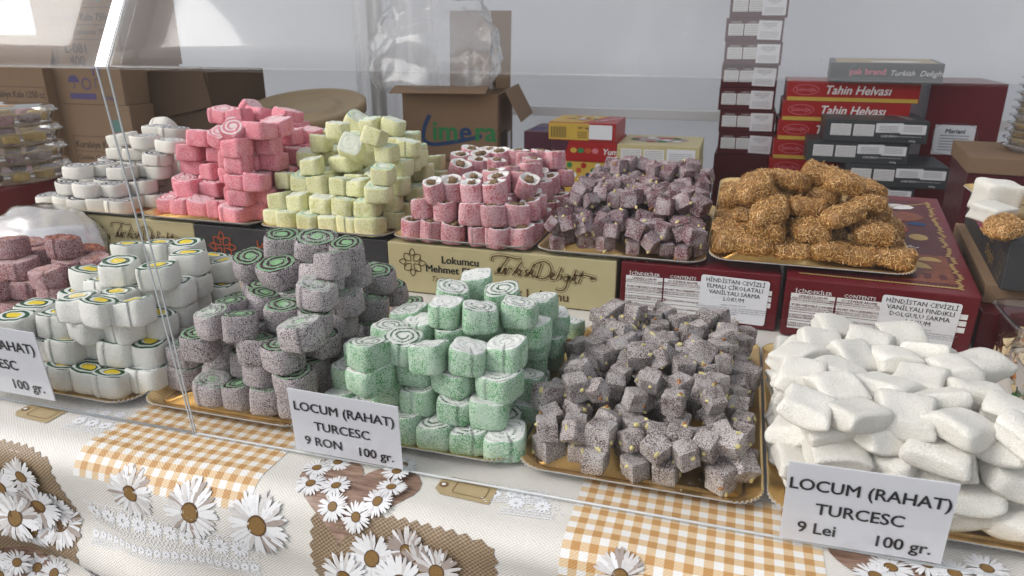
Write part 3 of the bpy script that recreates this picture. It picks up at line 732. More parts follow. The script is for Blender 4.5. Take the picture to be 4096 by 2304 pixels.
def finish(name, V, Fc, fm, mats, uv=None, smooth=True):
    me = bpy.data.meshes.new(name); me.from_pydata([tuple(v) for v in V], [], Fc)
    for m in mats: me.materials.append(m)
    me.polygons.foreach_set('material_index', fm); me.polygons.foreach_set('use_smooth', [smooth] * len(Fc))
    if uv is not None:
        l = me.uv_layers.new(name='cut'); idx = np.empty(len(me.loops), dtype=np.int32); me.loops.foreach_get('vertex_index', idx)
        l.data.foreach_set('uv', np.asarray(uv, dtype=np.float32)[idx].ravel())
    me.update(); return me
def lowf(rg, n=4, amp=.05):
    ks = [(rg.uniform(-1, 1) * amp / (k + 1), rg.uniform(0, 6.28), k + 1) for k in range(1, n)]
    return lambda a: sum(A * math.sin(kk * a + p) for A, p, kk in ks)
def roll_mesh(name, seed, w_, d_, h, mats, sq=3.2, nfl=350, ln=(.0012, .0026), wd=(.0005, .0009), step=.038, hollow=False, dome=.0):
    """a slice of a rolled sweet: squarish spiral outline with the loose end as a step, coconut shreds on it"""
    rg = np.random.default_rng(seed); n = 44; lf = lowf(rg, 5, .075); a0 = rg.uniform(0, 6.28)
    prof = [(.80, 0), (.93, .02), (.985, .10), (1.0, .30), (1.01, .55), (.995, .80), (.97, .93), (.93, .985), (.86, 1.0)]
    top = [.70, .52, .34, .17]
    V, Fc, fm, uv = [], [], [], []
    rad = []
    tz = [rg.uniform(-.11, .11) for _ in range(3)]; w_ *= rg.uniform(.93, 1.03); d_ *= rg.uniform(.93, 1.03)
    for i in range(n):
        a = 2 * math.pi * i / (n - 1) + a0; c, s = math.cos(a), math.sin(a)
        r = (abs(c) ** sq + abs(s) ** sq) ** (-1 / sq); r *= 1 + lf(a) + step * (i / (n - 1) - .5)
        rad.append((r * c, r * s))
    ca, sa = 1.0, 0.0
    bl = lowf(rg, 4, .05); lean = rg.uniform(-.06, .06, 2)
    def add(kr, kz, i):
        x, y = rad[i]; x, y = x * ca - y * sa, x * sa + y * ca
        m_ = max(abs(x), abs(y), 1e-6)
        x, y = x * kr, y * kr
        z = kz * h * (1 + tz[0] * x + tz[1] * y) + (dome * h * (1 - kr * kr) if kz >= 1 else 0)
        V.append((x * w_ / 2 + lean[0] * z, y * d_ / 2 + lean[1] * z, z + h * .012 * math.sin(7 * x + 5 * y + seed))); uv.append((.5 + x * .5, .5 + y * .5))
    rings = prof + [(t, 1.0 - (.25 * (1 - t) if hollow else 0)) for t in top]
    for (kr, kz) in rings:
        for i in range(n): add(kr * (1 + bl(2 * math.pi * i / (n - 1) + kz * 2) * (.3 if .05 < kz < .95 else 0)), kz, i)
    for r_ in range(len(rings) - 1):
        for i in range(n):
            j = (i + 1) % n
            Fc.append((r_ * n + i, r_ * n + j, (r_ + 1) * n + j, (r_ + 1) * n + i))
            fm.append((3 if (i == n - 1 and step > .03) else 0) if r_ < 7 else 1)
    Fc.append(tuple(range((len(rings) - 1) * n, len(rings) * n))); fm.append(1)
    Fc.append(tuple(reversed(range(n)))); fm.append(0)
    if nfl:
        q, ff = flakes(rg, V, Fc[:8 * n], nfl, ln, wd); k = len(V); V += [tuple(x) for x in q]; uv += [(.5, .5)] * len(q)
        Fc += [tuple(x + k for x in f) for f in ff]; fm += [2] * len(ff)
        q, ff = flakes(rg, V, Fc[8 * n:12 * n], nfl // 9, ln, wd); k = len(V); V += [tuple(x) for x in q]; uv += [(.5, .5)] * len(q)
        Fc += [tuple(x + k for x in f) for f in ff]; fm += [2] * len(ff)
    if hollow:                        # walnut pieces in the open end
        for t in range(4):
            c = Vector((rg.uniform(-.16, .16) * w_, rg.uniform(-.16, .16) * d_, h * (.93 + .06 * rg.random()))); rr = rg.uniform(.10, .16) * w_
            bm = bmesh.new(); bmesh.ops.create_icosphere(bm, subdivisions=2, radius=1.0)
            k = len(V)
            for v in bm.verts:
                p = v.co; q = 1 + .28 * math.sin(5 * p.x + seed + t) * math.sin(6 * p.y + t) + .15 * math.sin(11 * p.z + 3 * p.x)
                V.append((c.x + p.x * rr * q, c.y + p.y * rr * q * .8, c.z + p.z * rr * q * .7)); uv.append((.5, .5))
            for f in bm.faces: Fc.append(tuple(k + v.index for v in f.verts)); fm.append(4)
            bm.free()
    return finish(name, V, Fc, fm, mats, uv)
def sq_block(rg, sx, sy, sz, m=6, rnd_=.16, amp=.05, pw=5.0):
    """rounded irregular block"""
    V, Fc = [], []; ids = {}
    ph = rg.uniform(0, 6.28, 9); am = rg.uniform(.5, 1, 9) * amp; sh = rg.uniform(-.10, .10, 3)
    def pt(ix, iy, iz):
        key = (ix, iy, iz)
        if key in ids: return ids[key]
        p = np.array([ix, iy, iz]) / m * 2 - 1.0
        g = np.sign(p) * np.abs(p) ** .8
        L_ = (np.abs(g) ** pw).sum() ** (1 / pw); mx = np.abs(p).max(); g = g / max(L_, 1e-9) * mx if mx > 0 else g
        q = g * (1 + am[0] * math.sin(2.3 * p[1] + ph[0]) + am[1] * math.sin(2.9 * p[2] + ph[1]) + am[2] * math.sin(2.1 * p[0] + ph[2]) + am[3] * .5 * math.sin(6 * p[0] + 5 * p[1] + ph[3]))
        q[0] += sh[0] * q[2]; q[1] += sh[1] * q[2]; q[0] += sh[2] * q[1]
        ids[key] = len(V); V.append((q[0] * sx / 2, q[1] * sy / 2, q[2] * sz / 2)); return ids[key]
    for a in range(3):
        for e in (0, m):
            for i in range(m):
                for j in range(m):
                    def mk(u, v):
                        c = [0, 0, 0]; c[a] = e; c[(a + 1) % 3] = u; c[(a + 2) % 3] = v; return pt(*c)
                    f = (mk(i, j), mk(i + 1, j), mk(i + 1, j + 1), mk(i, j + 1)); Fc.append(f if e else f[::-1])
    return V, Fc
def cube_mesh(name, seed, s, mats, nuts=3, nfl=160, long=1.0):
    rg = np.random.default_rng(seed); V, Fc = sq_block(rg, s * long * rg.uniform(.92, 1.08), s * rg.uniform(.92, 1.05), s * rg.uniform(.9, 1.05), 6, amp=.03, pw=18)
    fm = [0] * len(Fc)
    q, ff = flakes(rg, V, Fc, nfl, (.0006, .0015), (.0004, .0009), .3); nb = len(Fc); base = list(V)
    k = len(V); V += [tuple(x) for x in q]; Fc += [tuple(x + k for x in f) for f in ff]; fm += [1] * len(ff)
    for t in range(nuts):            # slivers of nut showing at the faces
        f = Fc[rg.integers(nb)]; c = np.mean([base[i] for i in f], 0); r1, r2 = s * rg.uniform(.15, .26), s * rg.uniform(.08, .13)
        bm = bmesh.new(); bmesh.ops.create_icosphere(bm, subdivisions=1, radius=1); rot = Euler(rg.uniform(0, 6, 3)).to_matrix(); k = len(V)
        for v in bm.verts: p = rot @ Vector((v.co.x * r1, v.co.y * r2, v.co.z * r2)); V.append((c[0] * .97 + p.x, c[1] * .97 + p.y, c[2] * .97 + p.z))
        mi = 2 if rg.random() < .75 else 3
        for ff_ in bm.faces: Fc.append(tuple(k + v.index for v in ff_.verts)); fm.append(mi)
        bm.free()
    return finish(name, V, Fc, fm, mats, smooth=False)
def pillow_mesh(name, seed, w_, d_, h, mats, nfl=260, ln=(.0010, .0020), wd=(.0005, .0009), pinch=.10, strands=0, fat=.5):
    rg = np.random.default_rng(seed); m = 14; V, Fc = [], []; ph = rg.uniform(0, 6.28, 6); sk = rg.uniform(-.18, .18)
    if not strands:
        V, Fc = sq_block(rg, w_, d_, h, 10, amp=.045, pw=7.5); W2 = []
        for (x, y, z) in V:
            a, b = 2 * x / w_, 2 * y / d_; x *= 1 - pinch * (1 - min(1, b * b)); y *= 1 - pinch * (1 - min(1, a * a)); z *= 1 - .34 * min(1, a * a * b * b * 1.6) - .12 * min(1, max(a * a, b * b)) ** 3
            z += h * (.10 * math.sin(1.8 * a + ph[3]) + .10 * math.sin(1.9 * b + ph[4])); W2.append((x + sk * y * .6, y, z + h * .5))
        fm = [0] * len(Fc); q, ff = flakes(rg, W2, Fc, nfl, ln, wd, .5); b = len(W2)
        return finish(name, W2 + [tuple(x) for x in q], Fc + [tuple(x + b for x in f) for f in ff], fm + [1] * len(ff), mats)
    V, Fc = sq_block(rg, w_, d_, h, 8, amp=.06, pw=5.0)
    V = [(x + sk * y * .5, y, z + h * .5 + h * (.10 * math.sin(3.6 * x / w_ + ph[3]) + .08 * math.sin(3.8 * y / d_ + ph[4]))) for x, y, z in V]
    fm = [0] * len(Fc); nb = list(Fc)
    if strands:                       # curled shreds of pastry, each a bent strip
        T = np.array([[V[f[0]], V[f[1]], V[f[2]], V[f[3]]] for f in nb], dtype=float); nn = np.cross(T[:, 1] - T[:, 0], T[:, 2] - T[:, 0]); A = np.linalg.norm(nn, axis=1); nn /= A[:, None] + 1e-12
        idx = rg.choice(len(T), strands, p=A / A.sum())
        for t in idx:
            ua, ub = rg.random(2); c = (T[t, 0] * (1 - ua) + T[t, 1] * ua) * (1 - ub) + (T[t, 3] * (1 - ua) + T[t, 2] * ua) * ub; n = nn[t]; v = rg.normal(size=3); v -= n * (v @ n) * .75; v /= np.linalg.norm(v); s = np.cross(n, v); s /= np.linalg.norm(s) + 1e-9
            L_ = rg.uniform(.004, .011); W_ = rg.uniform(.0006, .0011); cu = rg.uniform(-.7, .7); hh = rg.uniform(0, .0014); b = len(V)
            for q in range(5):
                u = q / 4 - .5; p = c + v * L_ * u + s * cu * L_ * (u * u - .1) + n * (.0004 + hh * (1 - 3 * u * u) + rg.uniform(0, .0004))
                V.append(tuple(p + s * W_ / 2 + n * .0003)); V.append(tuple(p - s * W_ / 2))
                if q: Fc.append((b + 2 * q - 2, b + 2 * q - 1, b + 2 * q + 1, b + 2 * q)); fm.append(1 if rg.random() < .62 else 2)
    if nfl:
        q, ff = flakes(rg, V, nb, nfl, ln, wd, .5); b = len(V); V += [tuple(x) for x in q]; Fc += [tuple(x + b for x in f) for f in ff]; fm += [1] * len(ff)
    return finish(name, V, Fc, fm, mats)

flk = lambda n, c: plain(n, c, .7, 0, .06, 400)
M['f_white'] = flk('white coconut shreds', (.74, .73, .68)); M['f_green'] = flk('green coconut shreds', (.56, .68, .56)); M['f_grey'] = flk('pale mauve coconut shreds', (.58, .53, .54))
M['f_pink'] = flk('pink coconut shreds', (.75, .28, .33)); M['f_yel'] = flk('yellow coconut shreds', (.76, .75, .54)); M['f_red'] = flk('pink-white coconut shreds', (.70, .46, .48)); M['f_pur'] = flk('mauve sugar', (.50, .46, .47)); M['f_wal'] = flk('grey sugar', (.60, .56, .54))
M['walnut'] = plain('walnut kernel', (.22, .14, .07), .45, 0, .3, 300, .0003); M['pist'] = plain('pistachio sliver', (.62, .54, .24), .5, 0, .15, 300); M['almond'] = plain('brown nut sliver', (.33, .15, .05), .5, 0, .15, 300)
C = {}
C['green'] = [coat('green coconut coat', (.07, .29, .09), (.50, .63, .51), .60, 900, .20), swirl('green swirl', (.010, .07, .02), (.62, .66, .60), (.74, .74, .70), 3.2, .40, .20, .62), M['f_green'], coat('green seam', (.55, .60, .52), (.72, .74, .70), .5)]
C['mint'] = [coat('grey mauve coat', (.06, .042, .046), (.53, .48, .49), .56, 950, .07), swirl('mint swirl', (.022, .008, .010), (.19, .33, .19), (.24, .46, .23), 3.1, .5, .27, .33, (.60, .58, .58)), M['f_grey'], coat('mint seam', (.12, .09, .09), (.45, .42, .43), .5)]
C['wy'] = [coat('white coconut coat', (.69, .695, .64), (.77, .77, .73), .75, 600, .10, .0016, soft=.14), swirl('green yellow swirl', (.010, .07, .025), (.66, .70, .66), (.80, .60, .03), 2.1, .52, .46, .16, sty=1.25), M['f_white'], coat('white seam', (.10, .22, .13), (.66, .68, .64), .6)]
C['pink'] = [coat('pink coconut coat', (.62, .12, .165), (.80, .40, .45), .48, 850, .12, soft=.10), swirl('pink swirl', (.62, .20, .25), (.76, .60, .60), (.76, .66, .64), 2.6, .5, .25, .45, (.78, .55, .58)), M['f_pink'], coat('pink seam', (.70, .26, .30), (.78, .40, .44), .6)]
C['yellow'] = [coat('yellow coconut coat', (.52, .51, .16), (.77, .76, .52), .58, 850, .14, soft=.10), swirl('yellow swirl', (.25, .52, .48), (.62, .66, .40), (.74, .76, .66), 2.4, .35, .42, .55, (.74, .76, .66)), M['f_yel'], coat('blue seam', (.28, .52, .52), (.50, .66, .60), .6)]
C['red'] = [coat('red jelly coat', (.36, .022, .04), (.66, .42, .45), .62, 900, .18), swirl('white walnut end', (.66, .62, .58), (.74, .72, .70), (.32, .24, .16), 2.0, .3, .40, .55), M['f_red'], coat('red seam', (.60, .45, .42), (.74, .68, .64), .7), M['walnut']]
C['bw'] = [coat('ivory coconut coat', (.66, .63, .56), (.74, .72, .66), .75, 600, .10, .0016, soft=.14), swirl('black swirl', (.012, .012, .016), (.52, .52, .52), (.55, .55, .55), 3.0, .5, .10, .26), M['f_white'], coat('ivory seam', (.16, .16, .16), (.62, .60, .56), .6)]
C['dred'] = [coat('dark red coat', (.15, .022, .025), (.46, .31, .32), .50, 900, .12), swirl('orange swirl', (.10, .012, .012), (.36, .11, .05), (.42, .15, .06), 3.0, .5, .2, .45, (.55, .40, .40)), M['f_grey'], coat('orange seam', (.42, .13, .05), (.55, .30, .22), .5)]
def pieces(kind, sizes, n=10, **kw):
    return [roll_mesh(kind + '_roll', 100 + i * 13 + hash(kind) % 1 + len(kind) * 31, *sizes, C[kind], **kw) for i in range(n)]

# ------------------------------------------------------------------ heaps read off the photograph
LEVW = ['bottom', 'second', 'third', 'fourth', 'fifth', 'sixth', 'seventh', 'eighth', 'ninth', 'tenth', 'eleventh', 'twelfth']
def heap_positions(frame, lst, prof, xr, yr, h, base, tilt=0.0, ybase=0.0):
    """each entry: photo position of a piece's upper face, width.  The heap's outer surface gives the distance"""
    ox, oy, k = frame; ys = [p[0] for p in prof]; zs = [p[1] for p in prof]; out = []
    for e in lst:
        X, Y = ox + e[0] * k, oy + e[1] * k; d = ray4(X, Y); d = d / d[1]; hit = None
        for i in range(1400):
            y = .5 + i * .001; p = CP + d * y
            if y > yr[1]: break
            if xr[0] <= p[0] <= xr[1] and y >= yr[0] and p[2] <= np.interp(y, ys, zs): hit = p; break
        if hit is None:
            p = CP + d * min(yr[1], max(yr[0], onz(X / 1.59, Y / 1.59, base + h).y)); hit = p
        b = lambda y: base + tilt * (y - ybase)
        lv = max(1, int(round((hit[2] - b(hit[1])) / h)))
        z = b(hit[1]) + lv * h; t = (z - CAMH) / d[2] if abs(d[2]) > 1e-6 else hit[1]
        p = CP + d * t
        x = min(max(p[0], xr[0] - .004), xr[1] + .004); y = min(max(p[1], yr[0] - .01), yr[1])
        dep = float((np.array([x, y, z]) - CP) @ FW)
        out.append(dict(x=x, y=y, lv=lv, w=e[2] * k * dep / F4, t=e[3] if len(e) > 3 else 0))
    return out
def relax(P, dia, xr, yr, it=40, anis=1.0):
    for _ in range(it):
        for i in range(len(P)):
            for j in range(i):
                a, b = P[i], P[j]
                if a['lv'] != b['lv']: continue
                dx, dy = a['x'] - b['x'], (a['y'] - b['y']) / anis; d = math.hypot(dx, dy); m = dia * .5 * (a['s'] + b['s'])
                if d < m:
                    if d < 1e-6: dx, d = 1e-4, 1e-4
                    q = .25 * (m - d) / d
                    for o, sg in ((a, 1), (b, -1)):
                        if o.get('fill') or True: o['x'] += sg * dx * q; o['y'] += sg * dy * q * anis
        for o in P: o['x'] = min(max(o['x'], xr[0] - .006), xr[1] + .006); o['y'] = min(max(o['y'], yr[0] - .008), yr[1] + .01)
def heap(name, meshes, frame, lst, prof, xr, yr, h, base, size, label, cat, group, rot=(-.3, .3), tilt=0.0, ybase=0.0, jit=.05, seed=1, anis=1.0, side_words=True, top_label=None, pack=.95, SH=.02):
    prof = [(y + SH, z) for y, z in prof]; yr = (yr[0] + SH, yr[1] + .01)
    rg = random.Random(seed); P = heap_positions(frame, lst, prof, xr, yr, h, base, tilt, ybase)
    for p in P: p['s'] = min(1.16, max(.88, p['w'] / size))
    relax(P, size * pack, xr, yr, 60, anis)
    mxl = max(p['lv'] for p in P)
    for L_ in range(mxl - 1, 0, -1):
        ups = [p for p in P if p['lv'] == L_ + 1]; here = [p for p in P if p['lv'] == L_]
        pit = size * .97; off = (L_ % 2) * pit * .5
        ny = int((yr[1] - yr[0]) / (pit * anis)) + 2; nx = int((xr[1] - xr[0]) / pit) + 2
        for j in range(ny):
            for i in range(nx):
                x = xr[0] + i * pit + off * (j % 2) * .8; y = yr[0] + j * pit * anis
                if x > xr[1] + .004 or y > yr[1]: continue
                if not any(math.hypot(x - u['x'], y - u['y']) < size * .75 for u in ups): continue
                if any(math.hypot(x - q['x'], (y - q['y']) / anis) < size * .82 for q in here): continue
                q = dict(x=x, y=y, lv=L_, s=rg.uniform(.92, 1.02), fill=True, t=0); P.append(q); here.append(q)
    # close gaps near the outer surface so that the heap is packed
    ys_, zs_ = [a for a, b in prof], [b for a, b in prof]; bs = lambda y: base + tilt * (y - ybase)
    for L_ in range(1, mxl + 1):
        here = [p for p in P if p['lv'] == L_]; pit = size * .5
        for j in range(int((yr[1] - yr[0]) / pit) + 1):
            for i in range(int((xr[1] - xr[0]) / pit) + 2):
                x = min(xr[0] + i * pit, xr[1]); y = yr[0] + j * pit + size * .08 * ((i * 7 + L_ * 3) % 3); room = np.interp(y, ys_, zs_) - (bs(y) + L_ * h)
                if room < -.1 * h: continue
                if room > 1.3 * h and yr[0] + size < y and xr[0] + size < x < xr[1] - size: continue
                if any(math.hypot(x - q['x'], (y - q['y']) / anis) < size * .90 for q in here): continue
                if sum(1 for q in P if not q.get('fill') and q['lv'] >= L_ and math.hypot(x - q['x'], y - q['y']) < size * 1.2) < (1 if y < yr[0] + size * .6 and L_ < 3 else 3): continue
                if any(0 < q['y'] - y < size * 1.6 and abs(q['x'] - x) < size * .6 and q['lv'] < L_ + 1 for q in P if not q.get('fill')) and L_ > 2: continue
                if L_ > 1 and sum(math.hypot(x - q['x'], y - q['y']) < size * .8 for q in P if q['lv'] == L_ - 1) < 1: continue
                q = dict(x=x, y=y, lv=L_, s=rg.uniform(.92, .99), fill=True, t=0); P.append(q); here.append(q)
    xs = (xr[0] + xr[1]) / 2; ym = (yr[0] + yr[1]) / 2; out = []
    best = max(P, key=lambda p: (p['lv'], -p['y']))
    for i, p in enumerate(P):
        o = bpy.data.objects.new(name, meshes[rg.randrange(len(meshes))]); COL.objects.link(o)
        z0 = base + tilt * (p['y'] - ybase) + (p['lv'] - 1) * h
        rz = rg.uniform(*rot) * (.5 if p['lv'] < 3 else 1) + (rg.choice((0, math.pi)) if size else 0)
        tl = p['t']; ry = 0
        if isinstance(tl, tuple): tl, ry = tl
        o.location = (p['x'], p['y'], z0 + (h * .12 * (abs(tl) > .2))); o.scale = (p['s'] * rg.uniform(.97, 1.03), p['s'] * rg.uniform(.97, 1.03), rg.uniform(.98, 1.06))
        j = jit if p['lv'] > 1 else jit * .25
        o.rotation_euler = (math.atan(tilt) + tl + rg.uniform(-j, j), ry + rg.uniform(-j, j), rz)
        lw = LEVW[min(p['lv'], 9) - 1] + ' layer'; sw = ('left' if p['x'] < xs - (xr[1] - xr[0]) / 6 else 'right' if p['x'] > xs + (xr[1] - xr[0]) / 6 else 'middle')
        fb = 'front' if p['y'] < ym else 'back'
        tag(o, label % (lw + ', ' + fb + ' ' + sw), cat, group); out.append(o)
    if top_label: best_o = out[P.index(best)]; best_o['label'] = top_label
    return out
RND = random.Random(77)
green = pieces('green', (.049, .048, .029), sq=4.0, nfl=420)
mint = pieces('mint', (.047, .044, .031), sq=2.9, nfl=420)
wy = pieces('wy', (.050, .044, .031), sq=4.6, nfl=260, ln=(.0008, .0018), step=.034)
pink = pieces('pink', (.052, .047, .031), sq=6.0, nfl=260, ln=(.0008, .0016), step=.034)
yel = pieces('yellow', (.047, .045, .0305), sq=5.0, nfl=260, ln=(.0008, .0016))
red = pieces('red', (.043, .043, .036), sq=2.6, nfl=300, hollow=True)
bw = pieces('bw', (.058, .046, .0265), sq=2.9, nfl=220, ln=(.0008, .0016), step=.034)
dred = pieces('dred', (.056, .046, .031), sq=2.6, nfl=300)
T1 = .45
heap('green_swirl_roll', green, (1340, 1050, 1000 / 1725), [(975, 85, 210), (805, 170, 190), (1155, 185, 205), (765, 265, 240), (1000, 300, 225), (1275, 275, 240), (1420, 250, 190), (545, 340, 210), (625, 385, 210), (770, 405, 270), (1340, 405, 265), (1010, 410, 220, (.9, .4)), (1520, 340, 190), (1620, 390, 190), (1500, 500, 210), (410, 440, 210), (430, 510, 255), (240, 560, 190), (650, 575, 230), (920, 575, 250), (1175, 560, 255), (1340, 620, 230), (570, 650, 270), (835, 715, 290), (1140, 755, 295), (210, 740, 275), (370, 790, 230), (1330, 760, 230), (590, 860, 230), (70, 890, 220), (240, 935, 220), (840, 920, 240), (1070, 950, 255), (470, 1000, 230), (650, 1050, 230), (870, 1075, 240), (1200, 1060, 265), (1370, 1030, 220), (520, 1160, 230), (690, 1185, 220), (900, 1230, 235), (1130, 1270, 285)],
     [(.672, .036), (.676, .124), (.74, .128), (.80, .150), (.94, .160), (1.06, .05)], (-.428, -.222), (.672, 1.035), .0285, .0022, .047, 'sugared green swirl roll, %s of the green heap', 'sweet', 'green swirl rolls', (-.5, .5), seed=3, top_label='topmost tall green swirl roll, in front of the gold carton lettering')
heap('mint_swirl_roll', mint, (660, 880, 1100 / 1898), [(790, 90, 235), (1030, 110, 275, (.25, .2)), (1290, 165, 200), (590, 240, 235), (820, 295, 280, (.3, 0)), (1070, 335, 300, (.35, .15)), (1200, 230, 200), (1320, 290, 190), (1480, 340, 225), (1600, 430, 190), (1660, 560, 220), (1430, 530, 200), (430, 560, 205), (640, 530, 215, (.3, -.1)), (810, 580, 245, (.25, .15)), (1020, 625, 205), (1195, 655, 220, (.2, .1)), (660, 440, 220), (880, 480, 220), (1340, 500, 200), (360, 640, 200), (450, 650, 210), (620, 705, 270), (960, 735, 280), (215, 790, 240, (.15, 0)), (370, 850, 220), (1240, 770, 240), (790, 870, 270), (1110, 1020, 260), (1010, 920, 230), (130, 990, 225), (360, 1030, 230), (560, 900, 210), (840, 1070, 270), (580, 1060, 210), (200, 1165, 230), (410, 1190, 215), (610, 1220, 215), (800, 1255, 215), (1380, 640, 200), (1480, 700, 200), (1400, 830, 190), (1300, 1000, 200)],
     [(.680, .040), (.684, .106), (.72, .125), (.78, .165), (.86, .215), (.93, .215), (1.05, .08)], (-.668, -.472), (.682, 1.035), .031, .0022, .045, 'grey coconut roll with mint centre, %s of the grey heap', 'sweet', 'grey mint rolls', (-.5, .5), seed=5, jit=.08)
heap('white_swirl_roll', wy, (0, 920, 1000 / 2013), [(1050, 105, 225), (1290, 90, 230), (1480, 95, 240), (1640, 190, 200), (1730, 200, 190), (1820, 240, 210), (950, 250, 200), (1110, 300, 260), (1400, 290, 275), (720, 310, 260), (830, 385, 260), (1610, 370, 210), (1750, 380, 220), (1900, 420, 200), (1220, 430, 275), (1500, 430, 225), (1000, 480, 200), (630, 530, 290), (900, 555, 230), (1090, 575, 270, (.1, .1)), (1420, 590, 245), (1620, 575, 220), (270, 605, 270), (490, 660, 290), (700, 680, 320), (1080, 690, 280), (90, 690, 220), (1240, 680, 220), (1510, 750, 240), (70, 770, 220), (230, 805, 230), (390, 840, 220), (540, 855, 230), (790, 850, 270), (1010, 880, 285), (1290, 1000, 250), (1200, 900, 220), (440, 1010, 200), (610, 1040, 235), (790, 1055, 240), (960, 1090, 300), (610, 1220, 235), (830, 1240, 230), (1050, 1250, 305), (480, 1210, 220)],
     [(.662, .040), (.666, .132), (.72, .136), (.80, .150), (.90, .185), (.98, .19), (1.06, .08)], (-.932, -.716), (.662, 1.035), .031, .0022, .047, 'white coconut roll with yellow centre, %s of the white heap', 'sweet', 'white yellow-centred rolls', (-.35, .35), seed=8)
heap('dark_red_roll', dred, (0, 920, 1000 / 2013), [(60, 60, 260), (220, 90, 260), (280, 150, 290), (500, 60, 260), (150, 230, 290), (560, 220, 240), (720, 140, 220), (860, 210, 220), (30, 160, 240), (380, 310, 260), (150, 400, 260), (440, 470, 260), (40, 500, 240), (590, 400, 220), (910, 205, 200), (200, 590, 240), (330, 540, 240), (20, 700, 220), (-40, 330, 250), (700, 300, 220), (-100, 200, 250), (-120, 450, 250), (-60, 60, 250)],
     [(.82, .05), (.84, .09), (.95, .13), (1.02, .14), (1.09, .08)], (-1.20, -.965), (.825, 1.065), .031, .0022, .051, 'dark red roll with orange streaks, %s of the heap', 'sweet', 'dark red rolls', (-.6, .6), seed=11)
UB = UPZ + .0022
heap('pink_swirl_roll', pink, (560, 360, 740 / 1915), [(820, 190, 290), (1250, 110, 260, (.2, -.6)), (1030, 210, 220), (1230, 190, 240, (.2, .1)), (1500, 200, 255, (.2, -.2)), (1050, 330, 230, (.8, .3)), (1230, 330, 270), (1400, 290, 200), (1550, 310, 260), (1570, 410, 270), (1750, 400, 210), (610, 420, 225), (820, 430, 210, (.3, .3)), (460, 540, 190), (600, 520, 215), (1030, 480, 250), (1200, 530, 260), (1430, 500, 220), (850, 570, 310), (370, 680, 260), (560, 710, 300), (1470, 660, 220), (1670, 600, 240), (1800, 570, 190), (1000, 780, 340), (1260, 740, 260), (750, 760, 210), (190, 860, 215), (350, 890, 210), (520, 930, 235), (770, 930, 235), (1000, 985, 215), (1250, 950, 260), (140, 1050, 210), (290, 1080, 215), (440, 1120, 215), (620, 1130, 230), (820, 1150, 210), (1040, 1185, 280), (1550, 780, 220), (1350, 900, 210), (1200, 1170, 210)],
     [(1.188, UB + .034), (1.20, UB + .066), (1.24, UB + .1), (1.31, UB + .17), (1.38, UB + .195), (1.46, UB + .19), (1.54, UB + .1)], (-1.095, -.872), (1.178, 1.50), .031, UB, .048, 'pink sugared roll, %s of the pink heap', 'sweet', 'pink rolls', (-.3, .3), seed=13, jit=.07, top_label='topmost pink sugared roll tipped on its corner')
heap('yellow_swirl_roll', yel, (1020, 420, 780 / 2093), [(1060, 100, 255, (.2, .5)), (1260, 150, 200), (880, 190, 190), (1440, 150, 240, (.05, -.2)), (860, 250, 250), (710, 330, 200), (1250, 250, 255, (.2, -.25)), (1050, 370, 250, (.75, .2)), (1660, 290, 200), (810, 470, 270), (1560, 350, 235), (1830, 390, 200), (970, 540, 320), (1090, 490, 210), (1240, 490, 270), (1420, 430, 230), (1730, 500, 220), (1930, 540, 200), (580, 640, 240), (610, 570, 200), (590, 710, 240), (750, 720, 210), (1420, 660, 210), (1590, 590, 210), (1800, 640, 210), (1960, 700, 200), (320, 720, 215), (510, 745, 215), (710, 765, 255), (930, 780, 210), (1110, 795, 235), (1310, 735, 280), (1100, 745, 210), (1650, 790, 210), (130, 890, 210), (270, 935, 215), (480, 945, 240), (730, 975, 255), (960, 1000, 240), (1200, 1015, 255), (1440, 960, 260), (150, 1105, 215), (350, 1135, 225), (570, 1165, 230), (780, 1190, 215), (985, 1215, 225), (1220, 1210, 280), (1480, 1140, 220), (1700, 950, 210), (1750, 860, 210), (1600, 1050, 200)],
     [(1.162, UB + .034), (1.17, UB + .097), (1.22, UB + .1), (1.26, UB + .13), (1.33, UB + .185), (1.42, UB + .19), (1.52, UB + .10)], (-.826, -.606), (1.162, 1.50), .0305, UB, .045, 'pale yellow sugared roll, %s of the yellow heap', 'sweet', 'yellow rolls', (-.2, .2), seed=17, jit=.05, top_label='topmost pale yellow roll tipped on its edge')
heap('walnut_roll', red, (1560, 540, 780 / 2355), [(1090, 130, 240), (1335, 85, 250), (1640, 130, 260), (1880, 140, 240), (860, 220, 230), (1095, 215, 230), (1340, 180, 250), (1680, 220, 250), (1930, 205, 240), (820, 310, 260, (.2, .4)), (1075, 280, 255), (1290, 295, 230), (1720, 280, 250), (1460, 385, 215), (1690, 350, 250), (1240, 420, 260), (2140, 400, 220), (560, 545, 220, (.2, -.3)), (770, 535, 225, (.2, -.15)), (990, 480, 235), (1010, 570, 240, (.2, 0)), (1320, 480, 280), (1260, 565, 310, (.15, 0)), (1570, 455, 240), (1950, 490, 220), (1630, 500, 265, (.35, .4)), (1850, 560, 220), (530, 710, 235), (400, 760, 265), (660, 790, 265), (950, 850, 295), (1260, 850, 295), (1540, 830, 285), (1690, 790, 240), (1810, 745, 220), (270, 1010, 260), (490, 1030, 265), (760, 1060, 285), (1050, 1100, 250), (1290, 1105, 295), (1590, 1110, 280), (1780, 1030, 230)],
     [(1.15, UB + .04), (1.155, UB + .075), (1.19, UB + .108), (1.30, UB + .11), (1.50, UB + .12), (1.55, UB + .06)], (-.552, -.338), (1.155, 1.52), .0355, UB, .041, 'red sugared roll stuffed with walnut, %s of the red heap', 'sweet', 'red walnut rolls', (-3, 3), seed=19, jit=.09)
